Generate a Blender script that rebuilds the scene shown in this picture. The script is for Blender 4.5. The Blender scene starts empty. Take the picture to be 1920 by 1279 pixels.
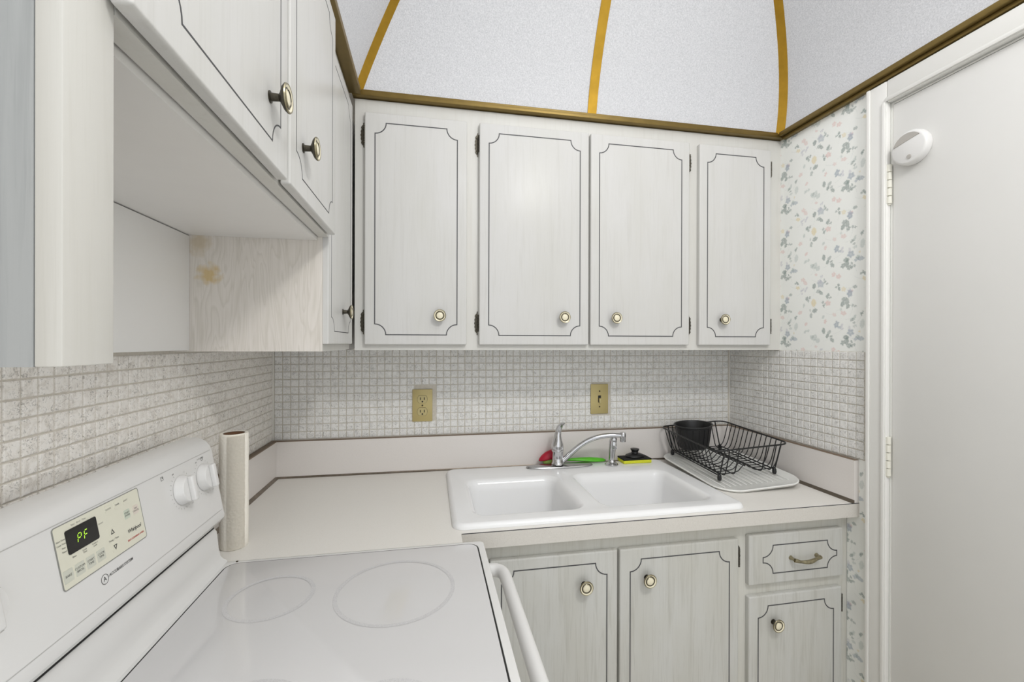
import bpy, bmesh, math, random
from mathutils import Vector, Matrix, Euler
random.seed(7)
S = bpy.context.scene
COL = S.collection

# ------------------------------------------------------------------ camera
YAW, PITCH, ROLL = 0.18635, -0.0012, 0.00257
FOCAL_PX, PRINCIPAL_Y = 820.07, 644.13
CAM = Vector((0.5999, -1.846, 1.4408))
fw = Vector((math.sin(YAW) * math.cos(PITCH), math.cos(YAW) * math.cos(PITCH), math.sin(PITCH)))
rt = Vector((math.cos(YAW), -math.sin(YAW), 0))
up = rt.cross(fw)
r2 = rt * math.cos(ROLL) + up * math.sin(ROLL)
u2 = up * math.cos(ROLL) - rt * math.sin(ROLL)
cam_data = bpy.data.cameras.new('camera')
cam_data.sensor_width = 36.0
cam_data.lens = 36.0 * FOCAL_PX / 1920.0
cam_data.shift_y = (PRINCIPAL_Y - 639.5) / 1920.0
cam_data.clip_start = 0.02
cam = bpy.data.objects.new('camera', cam_data)
COL.objects.link(cam)
cam.matrix_world = Matrix(((r2.x, u2.x, -fw.x, CAM.x), (r2.y, u2.y, -fw.y, CAM.y), (r2.z, u2.z, -fw.z, CAM.z), (0, 0, 0, 1)))
S.camera = cam

# ------------------------------------------------------------------ light and exposure
W_ = bpy.data.worlds.new('world')
S.world = W_
W_.use_nodes = True
bg = W_.node_tree.nodes['Background']
bg.inputs['Color'].default_value = (0.94, 0.97, 1.0, 1)
bg.inputs['Strength'].default_value = 0.95

def area_light(name, loc, target, size, size_y, power, color):
    d = bpy.data.lights.new(name, 'AREA')
    d.shape = 'RECTANGLE'
    d.size, d.size_y, d.energy, d.color = size, size_y, power, color
    o = bpy.data.objects.new(name, d)
    COL.objects.link(o)
    o.location = loc
    o.rotation_euler = (Vector(target) - Vector(loc)).to_track_quat('-Z', 'Y').to_euler()
    return o

area_light('ceiling_lamp', (1.38, -2.2, 2.74), (1.0, -0.9, 1.0), 0.30, 0.22, 9.5, (1.0, 0.985, 0.96))
COVE_GLOW, TOP_GLOW = 0.22, 1.30
vs = S.view_settings
vs.view_transform = 'Standard'
vs.look = 'None'
vs.gamma = 1.0
vs.use_curve_mapping = False
vs.exposure = 0.45

# ------------------------------------------------------------------ materials
def srgb(r, g, b):
    f = lambda c: (c / 255 / 12.92) if c / 255 <= 0.04045 else ((c / 255 + 0.055) / 1.055) ** 2.4
    return (f(r), f(g), f(b), 1)

class NT:
    def __init__(s, name):
        s.m = bpy.data.materials.new(name)
        s.m.use_nodes = True
        s.t = s.m.node_tree
        s.b = s.t.nodes['Principled BSDF']
    def n(s, kind, **kw):
        nd = s.t.nodes.new(kind)
        for k, v in kw.items():
            setattr(nd, k, v)
        return nd
    def l(s, a, b):
        s.t.links.new(a, b)
    def set(s, nd, key, v):
        if hasattr(v, 'is_output'):
            s.l(v, nd.inputs[key])
        else:
            nd.inputs[key].default_value = v
    def math(s, op, a, b=None):
        nd = s.n('ShaderNodeMath', operation=op)
        s.set(nd, 0, a)
        if b is not None:
            s.set(nd, 1, b)
        return nd.outputs[0]
    def coords(s, kind='Object', scale=(1, 1, 1), rot=(0, 0, 0), loc=(0, 0, 0)):
        if kind == 'World':
            src = s.n('ShaderNodeNewGeometry').outputs['Position']
        else:
            src = s.n('ShaderNodeTexCoord').outputs[kind]
        mp = s.n('ShaderNodeMapping')
        s.l(src, mp.inputs['Vector'])
        mp.inputs['Scale'].default_value = scale
        mp.inputs['Rotation'].default_value = rot
        mp.inputs['Location'].default_value = loc
        return mp.outputs[0]
    def noise(s, vec, scale, detail=3, rough=0.5, dist=0.0):
        nd = s.n('ShaderNodeTexNoise')
        s.l(vec, nd.inputs['Vector'])
        nd.inputs['Scale'].default_value = scale
        nd.inputs['Detail'].default_value = detail
        nd.inputs['Roughness'].default_value = rough
        nd.inputs['Distortion'].default_value = dist
        return nd.outputs['Fac']
    def ramp(s, fac, stops, interp='LINEAR'):
        nd = s.n('ShaderNodeValToRGB')
        nd.color_ramp.interpolation = interp
        e = nd.color_ramp.elements
        while len(e) < len(stops):
            e.new(0.5)
        for el, (p, c) in zip(e, stops):
            el.position = p
            el.color = c if len(c) == 4 else (*c, 1)
        s.l(fac, nd.inputs['Fac'])
        return nd.outputs['Color']
    def mix(s, fac, a, b, mode='MIX'):
        nd = s.n('ShaderNodeMix', data_type='RGBA', blend_type=mode)
        s.set(nd, 0, fac)
        s.set(nd, 6, a)
        s.set(nd, 7, b)
        return nd.outputs[2]
    def bump(s, h, strength=0.2, dist=0.002):
        nd = s.n('ShaderNodeBump')
        nd.inputs['Strength'].default_value = strength
        nd.inputs['Distance'].default_value = dist
        s.l(h, nd.inputs['Height'])
        s.l(nd.outputs[0], s.b.inputs['Normal'])
    def col(s, c):
        s.set(s.b, 'Base Color', c)
    def rough(s, v):
        s.set(s.b, 'Roughness', v)

def flat(name, c, rough=0.5, metal=0.0, grain=0.0, scale=40.0, spec=None):
    k = NT(name)
    if grain:
        f = k.noise(k.coords('Object'), scale, 4, 0.6)
        lo = tuple(x * (1 - grain) for x in c[:3])
        hi = tuple(min(1, x * (1 + grain)) for x in c[:3])
        k.col(k.ramp(f, [(0.3, lo), (0.7, hi)]))
    else:
        k.col(c)
    k.rough(rough)
    k.b.inputs['Metallic'].default_value = metal
    if spec is not None:
        k.b.inputs['Specular IOR Level'].default_value = spec
    return k.m

def wood(name, base, dark, light, contrast=1.0, rough=0.38, bump=0.12, spec=0.5):
    """whitewashed oak: fine vertical pores over broad vertical tone bands"""
    k = NT(name)
    fine = k.noise(k.coords('Object', (1, 1, 0.028)), 330, 3, 0.6, 0.3)
    mid = k.noise(k.coords('Object', (1, 1, 0.05)), 60, 4, 0.6, 0.8)
    broad = k.noise(k.coords('Object', (1, 1, 0.35)), 9, 3, 0.5)
    c = k.ramp(broad, [(0.32, light), (0.68, base)])
    c = k.mix(k.math('MULTIPLY', k.ramp_fac(mid, 0.52, 0.72), 0.55 * contrast), c, dark)
    c = k.mix(k.math('MULTIPLY', k.ramp_fac(fine, 0.55, 0.75), 0.5 * contrast), c, dark)
    k.col(c)
    k.rough(rough)
    k.b.inputs['Specular IOR Level'].default_value = spec
    k.bump(fine, bump, 0.0006)
    return k.m
def _rf(s, fac, a, b):
    nd = s.n('ShaderNodeMapRange')
    s.l(fac, nd.inputs[0])
    nd.inputs[1].default_value, nd.inputs[2].default_value = a, b
    return nd.outputs[0]
NT.ramp_fac = _rf

M = {}
M['door'] = wood('whitewashed_oak', srgb(203, 202, 198), srgb(184, 182, 176), srgb(207, 206, 204), 0.42, 0.27, 0.12, 0.14)
M['door_worn'] = wood('worn_whitewashed_oak', srgb(193, 192, 185), srgb(160, 158, 148), srgb(199, 199, 195), 0.75, 0.42)
M['frame'] = wood('cream_painted_frame', srgb(206, 204, 198), srgb(190, 187, 178), srgb(209, 208, 203), 0.4, 0.42)
M['frame_worn'] = wood('worn_cream_frame', srgb(201, 199, 190), srgb(174, 170, 156), srgb(206, 205, 198), 0.7, 0.45)

def figured():
    """cathedral-figured side panel with a yellowed stain near the back corner"""
    k = NT('figured_whitewashed_panel')
    v = k.coords('Object', (1, 1, 0.13))
    base = k.noise(v, 11, 3, 0.55, 0.5)
    rings = k.math('FRACT', k.math('MULTIPLY', base, 22.0))
    fine = k.noise(k.coords('Object', (1, 1, 0.03)), 330, 3, 0.6)
    c = k.ramp(rings, [(0.0, srgb(211, 205, 196)), (0.3, srgb(219, 213, 205)), (0.8, srgb(222, 216, 209)), (1.0, srgb(211, 205, 196))])
    c = k.mix(k.math('MULTIPLY', k.ramp_fac(fine, 0.48, 0.72), 0.4), c, srgb(194, 187, 176))
    geo = k.n('ShaderNodeNewGeometry').outputs['Position']
    for (x, z, r, colr, amt) in ((0.085, 1.603, 0.030, (200, 170, 100), 0.75), (0.062, 1.675, 0.034, (190, 172, 138), 0.6)):
        d = k.n('ShaderNodeVectorMath', operation='DISTANCE')
        k.l(geo, d.inputs[0])
        d.inputs[1].default_value = (x, -0.690, z)
        dd = k.math('ADD', d.outputs['Value'], k.math('MULTIPLY', k.math('SUBTRACT', k.noise(geo, 55, 3), 0.5), 0.05))
        f = k.ramp_fac(dd, r, r * 0.3)
        c = k.mix(k.math('MULTIPLY', f, amt), c, srgb(*colr))
    k.col(c)
    k.rough(0.5)
    return k.m
M['figured'] = figured()
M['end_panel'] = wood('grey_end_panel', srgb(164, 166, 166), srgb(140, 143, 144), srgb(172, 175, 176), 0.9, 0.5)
M['back_sheet'] = flat('white_sheet', srgb(240, 239, 237), 0.4)
M['soffit'] = flat('white_melamine', srgb(230, 228, 225), 0.45, grain=0.012, scale=12)
M['line'] = flat('dark_groove_paint', srgb(72, 72, 74), 0.6)
M['gap'] = flat('shadow_gap_black', srgb(28, 27, 26), 0.7)

def laminate(name, base, speck, amt=0.35, rough=0.35):
    k = NT(name)
    v = k.coords('World')
    c = k.mix(k.math('MULTIPLY', k.ramp_fac(k.noise(v, 420, 2, 0.6), 0.56, 0.72), amt), base, speck)
    c = k.mix(k.math('MULTIPLY', k.ramp_fac(k.noise(v, 190, 2, 0.6), 0.58, 0.72), amt * 0.6), c, srgb(236, 232, 224))
    k.col(c)
    k.rough(rough)
    return k.m
M['laminate'] = laminate('speckled_cream_laminate', srgb(230, 227, 221), srgb(205, 198, 188))
M['laminate_edge'] = laminate('worn_edge_laminate', srgb(209, 205, 198), srgb(182, 175, 164), 0.45)
M['splash'] = laminate('pinkish_cream_laminate', srgb(226, 221, 217), srgb(206, 199, 194), 0.25)
M['metal_cove'] = flat('tarnished_metal_cove', srgb(128, 118, 106), 0.35, 0.75, 0.2, 30)
M['cap'] = flat('brown_cap_strip', srgb(122, 104, 86), 0.5)

def tile(name, lo, mid_, hi, vein_c):
    k = NT(name)
    v = k.coords('World')
    oi = k.n('ShaderNodeObjectInfo').outputs['Random']
    big = k.noise(v, 55, 4, 0.65, 1.2)
    patch = k.ramp_fac(k.noise(v, 34, 2, 0.5), 0.40, 0.62)
    vein = k.noise(v, 88, 3, 0.65, 2.8)
    c = k.ramp(big, [(0.33, lo), (0.5, mid_), (0.7, hi)])
    c = k.mix(k.math('MULTIPLY', k.math('MULTIPLY', k.ramp_fac(vein, 0.54, 0.62), patch), 0.75), c, vein_c)
    c = k.mix(k.math('MULTIPLY', k.ramp_fac(k.noise(v, 230, 2, 0.6, 1.0), 0.62, 0.68), 0.5), c, srgb(120, 119, 117))
    c = k.mix(k.math('MULTIPLY', oi, 0.12), c, lo)
    k.col(c)
    k.rough(0.45)
    k.bump(big, 0.25, 0.002)
    return k.m
M['tile'] = tile('marbled_mosaic_tile', srgb(214, 213, 209), srgb(234, 233, 230), srgb(241, 240, 238), srgb(146, 145, 144))
M['tile_warm'] = tile('warm_mosaic_tile', srgb(216, 210, 202), srgb(237, 233, 227), srgb(243, 240, 236), srgb(148, 143, 136))  # left wall's mosaic, in slightly warmer tones than the other walls
M['grout'] = flat('grey_beige_grout', srgb(206, 200, 189), 0.85, grain=0.08, scale=120)
M['bead'] = flat('pale_caulk_bead', srgb(238, 236, 230), 0.5)
M['white_paint'] = flat('white_door_paint', srgb(223, 222, 219), 0.42, grain=0.008, scale=6)
M['casing'] = flat('white_casing_paint', srgb(230, 229, 225), 0.38)
M['hinge_paint'] = flat('cream_painted_hinge', srgb(224, 222, 210), 0.4)
M['gold'] = flat('brushed_gold_anodised', srgb(176, 138, 48), 0.32, 0.85, 0.10, 25)
M['gold_dull'] = flat('dull_gold_trim', srgb(126, 106, 58), 0.42, 0.7, 0.10, 25)

def cove():
    k = NT('pebbled_luminous_acrylic')
    v = k.coords('World')
    f = k.noise(v, 260, 3, 0.7)
    c = k.ramp(f, [(0.3, srgb(168, 169, 172)), (0.7, srgb(198, 198, 200))])
    k.col(c)
    k.rough(0.5)
    k.set(k.b, 'Emission Color', c)
    k.b.inputs['Emission Strength'].default_value = COVE_GLOW
    k.bump(f, 0.35, 0.003)
    return k.m
M['cove'] = cove()
k = NT('lit_ceiling_diffuser')
k.col(srgb(235, 235, 235)); k.set(k.b, 'Emission Color', (0.97, 0.98, 1, 1)); k.b.inputs['Emission Strength'].default_value = TOP_GLOW
M['diffuser'] = k.m

k = NT('floral_wallpaper_print')
at = k.n('ShaderNodeAttribute', attribute_name='print')
k.col(at.outputs['Color']); k.rough(0.6)
M['wallpaper'] = k.m
M['wallpaper_ground'] = flat('plain_wallpaper_ground', srgb(232, 233, 228), 0.6)


M['enamel'] = flat('white_porcelain_enamel', srgb(221, 220, 218), 0.22)
M['enamel_satin'] = flat('white_satin_enamel', srgb(224, 223, 221), 0.32)
M['glass_top'] = flat('white_ceramic_glass', srgb(211, 210, 210), 0.10)
k = NT('printed_burner_ring')
nz = k.noise(k.coords('World'), 700, 3, 0.8)
k.col(k.ramp(nz, [(0.42, srgb(192, 191, 192)), (0.58, srgb(209, 208, 208))])); k.rough(0.2)
M['ring'] = k.m
M['panel'] = flat('ivory_control_panel', srgb(222, 220, 203), 0.3)
M['key'] = flat('grey_green_key', srgb(204, 205, 192), 0.4)
M['key_green'] = flat('green_tinted_key', srgb(200, 208, 192), 0.4)
M['key_pink'] = flat('pink_tinted_key', srgb(222, 212, 200), 0.4)
M['display'] = flat('black_display_glass', srgb(16, 17, 15), 0.12)
M['ink'] = flat('dark_grey_ink', srgb(70, 70, 68), 0.6)
M['ink_faint'] = flat('faint_grey_ink', srgb(140, 140, 134), 0.6)
M['ink_pale'] = flat('pale_printed_line', srgb(186, 185, 182), 0.5)
M['ink_red'] = flat('red_ink', srgb(190, 70, 60), 0.6)
k = NT('green_display_segments')
k.col((0.2, 0.4, 0.02, 1)); k.set(k.b, 'Emission Color', (0.42, 0.75, 0.05, 1)); k.b.inputs['Emission Strength'].default_value = 0.8
M['led'] = k.m
M['sink'] = flat('white_glossy_sink', srgb(236, 236, 236), 0.16)
M['chrome'] = flat('polished_chrome', (0.60, 0.60, 0.61, 1), 0.12, 1.0)
M['steel'] = flat('dull_steel_plate', (0.40, 0.40, 0.40, 1), 0.22, 1.0)
M['red'] = flat('red_silicone', srgb(178, 18, 48), 0.45, grain=0.1)
M['green'] = flat('green_plastic', srgb(88, 186, 32), 0.35, grain=0.05)
M['green_pale'] = flat('pale_green_bristle', srgb(150, 176, 84), 0.6, grain=0.2, scale=200)
M['sponge'] = flat('yellow_sponge', srgb(212, 214, 52), 0.9, grain=0.12, scale=300)
M['scour'] = flat('black_scouring_fibre', srgb(28, 28, 26), 0.9, grain=0.3, scale=300)
M['black_plastic'] = flat('black_plastic', srgb(24, 24, 25), 0.4)
M['black_wire'] = flat('black_coated_wire', srgb(22, 22, 23), 0.35)
M['tray'] = flat('white_drain_plastic', srgb(230, 230, 226), 0.3)
k = NT('paper_towel_sheet')
vv = k.coords('Object')
vo = k.n('ShaderNodeTexVoronoi'); k.l(vv, vo.inputs['Vector']); vo.inputs['Scale'].default_value = 130
k.col(srgb(247, 242, 231)); k.rough(0.9); k.bump(vo.outputs['Distance'], 0.35, 0.002)
M['paper'] = k.m
M['cardboard'] = flat('brown_cardboard', srgb(116, 84, 60), 0.85, grain=0.1)
M['plate'] = flat('brass_tan_cover_plate', srgb(186, 170, 116), 0.38, 0.25)
M['device'] = flat('ivory_device_plastic', srgb(190, 176, 124), 0.45)
M['brass'] = flat('antique_brass', srgb(156, 148, 122), 0.32, 0.9, 0.25, 120)
M['brass_dark'] = flat('dark_antique_brass', srgb(78, 74, 64), 0.4, 0.8, 0.3, 160)
M['ivory'] = flat('ivory_knob_centre', srgb(232, 224, 198), 0.25)
M['screw'] = flat('tarnished_screw', srgb(70, 62, 44), 0.4, 0.8)
M['lens'] = flat('frosted_grey_lens', srgb(178, 174, 168), 0.3)
M['floor'] = flat('beige_vinyl_floor', srgb(206, 198, 184), 0.4, grain=0.05, scale=8)
M['ceiling'] = flat('white_ceiling_paint', srgb(232, 232, 230), 0.8)

# ------------------------------------------------------------------ helpers
WORLD = {}          # world position of each object's frame
def wl(o):
    return WORLD.get(o.name, Vector((0, 0, 0)))
def tag(o, label=None, cat=None, group=None, kind=None):
    if label: o['label'] = label
    if cat: o['category'] = cat
    if group: o['group'] = group
    if kind: o['kind'] = kind
    return o
def thing(name, loc, label, cat, group=None, rot=(0, 0, 0)):
    o = bpy.data.objects.new(name, None)
    o.empty_display_size = 0.05
    COL.objects.link(o)
    o.location = loc
    o.rotation_euler = rot
    WORLD[o.name] = Vector(loc)
    return tag(o, label, cat, group)
def obj(name, bm, mats, parent=None, label=None, kind=None, smooth=True, loc=None, local=False, angle=40):
    """link a bmesh given in world coordinates (local=True: in the parent's own frame) as ONE object"""
    mats = mats if isinstance(mats, (list, tuple)) else [mats]
    base = wl(parent) if parent else Vector(loc or (0, 0, 0))
    if not local:
        bmesh.ops.translate(bm, verts=bm.verts, vec=-base)
    me = bpy.data.meshes.new(name)
    bm.normal_update()
    bm.to_mesh(me)
    bm.free()
    for m in mats:
        me.materials.append(m)
    if smooth:
        me.polygons.foreach_set('use_smooth', [True] * len(me.polygons))
        me.set_sharp_from_angle(angle=math.radians(angle))
    o = bpy.data.objects.new(name, me)
    COL.objects.link(o)
    if parent:
        o.parent = parent
        WORLD[o.name] = base
    else:
        o.location = base
        WORLD[o.name] = base
    if label: o['label'] = label
    if kind: o['kind'] = kind
    return o
def inst(name, me, parent, loc, rot=(0, 0, 0), label=None):
    o = bpy.data.objects.new(name, me)
    COL.objects.link(o)
    o.parent = parent
    o.location = Vector(loc) - wl(parent)
    o.rotation_euler = rot
    if label: o['label'] = label
    return o
def mesh_of(name, bm, mats, smooth=True, angle=40):
    me = bpy.data.meshes.new(name)
    bm.normal_update()
    bm.to_mesh(me)
    bm.free()
    for m in (mats if isinstance(mats, (list, tuple)) else [mats]):
        me.materials.append(m)
    if smooth:
        me.polygons.foreach_set('use_smooth', [True] * len(me.polygons))
        me.set_sharp_from_angle(angle=math.radians(angle))
    return me
def box(bm, x0, x1, y0, y1, z0, z1, bevel=0.0, seg=2, mat=0):
    vs_ = [bm.verts.new((x, y, z)) for z in (z0, z1) for y in (y0, y1) for x in (x0, x1)]
    F = [bm.faces.new([vs_[i] for i in q]) for q in ((0, 2, 3, 1), (4, 5, 7, 6), (0, 1, 5, 4), (2, 6, 7, 3), (0, 4, 6, 2), (1, 3, 7, 5))]
    for f in F: f.material_index = mat
    if bevel:
        es = list({e for f in F for e in f.edges})
        r = bmesh.ops.bevel(bm, geom=es, offset=bevel, segments=seg, profile=0.5, affect='EDGES', clamp_overlap=True)
        for f in r['faces']: f.material_index = mat
    return bm
def B(*a, **k):
    return box(bmesh.new(), *a, **k)
def loft(bm, loops, cap0=False, cap1=False, closed=True, mat=0):
    rows = [[bm.verts.new(p) for p in lp] for lp in loops]
    n = len(rows[0])
    for a, b in zip(rows, rows[1:]):
        for i in range(n if closed else n - 1):
            j = (i + 1) % n
            f = bm.faces.new((a[i], a[j], b[j], b[i])); f.material_index = mat
    if cap0:
        f = bm.faces.new(rows[0][::-1]); f.material_index = mat
    if cap1:
        f = bm.faces.new(rows[-1]); f.material_index = mat
    return rows
def lathe(bm, prof, origin=(0, 0, 0), axis='Z', n=24, sx=1, sy=1, cap0=False, cap1=False, mats=None):
    """prof = [(radius, height)]; axis Z, X (+x) or N (-y)"""
    o = Vector(origin)
    def P(r, h, t):
        a, b = r * math.cos(t) * sx, r * math.sin(t) * sy
        if axis == 'Z': return o + Vector((a, b, h))
        if axis == 'X': return o + Vector((h, a, b))
        return o + Vector((a, -h, b))
    rows = [[bm.verts.new(P(r, h, 2 * math.pi * i / n)) for i in range(n)] for r, h in prof]
    for q, (a, b) in enumerate(zip(rows, rows[1:])):
        for i in range(n):
            j = (i + 1) % n
            f = bm.faces.new((a[i], a[j], b[j], b[i]))
            if mats: f.material_index = mats[q]
    if cap0: bm.faces.new(rows[0][::-1])
    if cap1:
        f = bm.faces.new(rows[-1])
        if mats: f.material_index = mats[-1]
    return bm
def tube(bm, pts, r, n=8, caps=True, closed=False, mat=0):
    pts = [Vector(p) for p in pts]
    rs = r if isinstance(r, (list, tuple)) else [r] * len(pts)
    m = len(pts)
    rows = []
    prev = None
    for i, p in enumerate(pts):
        if closed:
            t = (pts[(i + 1) % m] - pts[i - 1]).normalized()
        else:
            t = (pts[min(i + 1, m - 1)] - pts[max(i - 1, 0)]).normalized()
        if prev is None:
            ref = Vector((0, 0, 1)) if abs(t.z) < 0.9 else Vector((1, 0, 0))
            nrm = (ref - t * ref.dot(t)).normalized()
        else:
            nrm = (prev - t * prev.dot(t)).normalized()
        prev = nrm
        bn = t.cross(nrm)
        rows.append([bm.verts.new(p + (nrm * math.cos(2 * math.pi * q / n) + bn * math.sin(2 * math.pi * q / n)) * rs[i]) for q in range(n)])
    pairs = list(zip(rows, rows[1:])) + ([(rows[-1], rows[0])] if closed else [])
    for a, b in pairs:
        for q in range(n):
            w = (q + 1) % n
            f = bm.faces.new((a[q], a[w], b[w], b[q])); f.material_index = mat
    if caps and not closed:
        f = bm.faces.new(rows[0][::-1]); f.material_index = mat
        f = bm.faces.new(rows[-1]); f.material_index = mat
    return bm
def smooth_path(pts, k=6, closed=False):
    """Catmull-Rom through the points"""
    P = [Vector(p) for p in pts]
    n = len(P)
    out = []
    for i in range(n if closed else n - 1):
        g = (lambda j: P[j % n]) if closed else (lambda j: P[max(0, min(n - 1, j))])
        a, b, c, d = g(i - 1), g(i), g(i + 1), g(i + 2)
        for s in range(k):
            t = s / k
            out.append(0.5 * ((2 * b) + (c - a) * t + (2 * a - 5 * b + 4 * c - d) * t * t + (3 * b - a - 3 * c + d) * t ** 3))
    if not closed: out.append(P[-1])
    return out
def round_rect(x0, x1, y0, y1, r, n=6):
    pts = []
    for cx, cy, a0 in ((x1 - r, y1 - r, 0), (x0 + r, y1 - r, 90), (x0 + r, y0 + r, 180), (x1 - r, y0 + r, 270)):
        for i in range(n + 1):
            a = math.radians(a0 + 90 * i / n)
            pts.append((cx + r * math.cos(a), cy + r * math.sin(a)))
    return pts
def flat_ring(bm, c, r0, r1, z, n=64, mat=0):
    a = [bm.verts.new((c[0] + r0 * math.cos(2 * math.pi * i / n), c[1] + r0 * math.sin(2 * math.pi * i / n), z)) for i in range(n)]
    b = [bm.verts.new((c[0] + r1 * math.cos(2 * math.pi * i / n), c[1] + r1 * math.sin(2 * math.pi * i / n), z)) for i in range(n)]
    for i in range(n):
        j = (i + 1) % n
        bm.faces.new((a[i], b[i], b[j], a[j])).material_index = mat
    return bm
# a face frame of reference: (u along the width, v up, w outwards) to world
def to_back(front): return lambda u, v, w: (u, front - w, v)
def to_left(front): return lambda u, v, w: (front + w, u, v)
def remap(bm, f):
    for v in bm.verts: v.co = f(*v.co)
    return bm
def notched(u0, u1, v0, v1, r, n=8):
    """rectangle whose corners are cut by inward quarter circles, counter-clockwise"""
    pts = []
    for cu, cv, a0 in ((u1, v1, 270), (u0, v1, 360), (u0, v0, 90), (u1, v0, 180)):
        # walk each corner arc around the corner point, from 'before' to 'after'
        for i in range(n + 1):
            a = math.radians(a0 - 90 * i / n)
            pts.append((cu + r * math.cos(a), cv + r * math.sin(a)))
    return pts
def strip(bm, pts, width, w0, w1):
    """closed raised band following a 2-D polygon, mitred"""
    n = len(pts)
    P = [Vector((p[0], p[1])) for p in pts]
    inn, out = [], []
    for i in range(n):
        a, b, c = P[i - 1], P[i], P[(i + 1) % n]
        t0, t1 = (b - a).normalized(), (c - b).normalized()
        n0, n1 = Vector((t0.y, -t0.x)), Vector((t1.y, -t1.x))
        m = (n0 + n1)
        if m.length < 1e-6: m = n0
        m.normalize()
        s = (width / 2) / max(0.5, m.dot(n0))
        out.append(b + m * s); inn.append(b - m * s)
    rows = [[bm.verts.new((p.x, p.y, w0)) for p in out], [bm.verts.new((p.x, p.y, w1)) for p in out],
            [bm.verts.new((p.x, p.y, w1)) for p in inn], [bm.verts.new((p.x, p.y, w0)) for p in inn]]
    for a, b in zip(rows, rows[1:]):
        for i in range(n):
            j = (i + 1) % n
            bm.faces.new((a[i], a[j], b[j], b[i]))
    return bm
def text_mesh(body, size, f, mat, name, parent, shear=0.0, align='CENTER', space=1.0, label=None, thick=0.0):
    cu = bpy.data.curves.new(name, 'FONT')
    cu.body, cu.size, cu.shear, cu.align_x, cu.align_y = body, size, shear, align, 'CENTER'
    cu.space_character = space
    cu.offset = thick
    cu.resolution_u = 2
    t = bpy.data.objects.new(name, cu)
    COL.objects.link(t)
    bpy.context.view_layer.update()
    me = bpy.data.meshes.new_from_object(t.evaluated_get(bpy.context.evaluated_depsgraph_get()))
    bpy.data.objects.remove(t)
    bpy.data.curves.remove(cu)
    bm = bmesh.new()
    bm.from_mesh(me)
    bpy.data.meshes.remove(me)
    remap(bm, f)
    return obj(name, bm, mat, parent, label=label, smooth=False)

# ------------------------------------------------------------------ the setting
RW = 2.0                    # right wall plane
ZT = 2.262                  # underside of the gold trim
obj('floor', B(-0.1, RW + 0.1, -2.7, 0.1, -0.05, 0), M['floor'], kind='structure')
wall_back = obj('wall_back', B(-0.1, RW + 0.1, 0, 0.1, 0, 2.95), M['grout'], kind='structure')
wall_left = obj('wall_left', B(-0.1, 0, -2.7, 0, 0, 2.95), M['grout'], kind='structure')
bm = bmesh.new()
box(bm, RW, RW + 0.1, -0.736, 0, 0, 2.95)
box(bm, RW, RW + 0.1, -1.512, -0.736, 2.184, 2.95)
box(bm, RW, RW + 0.1, -2.7, -1.512, 0, 2.95)
wall_right = obj('wall_right', bm, M['wallpaper_ground'], kind='structure')

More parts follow.
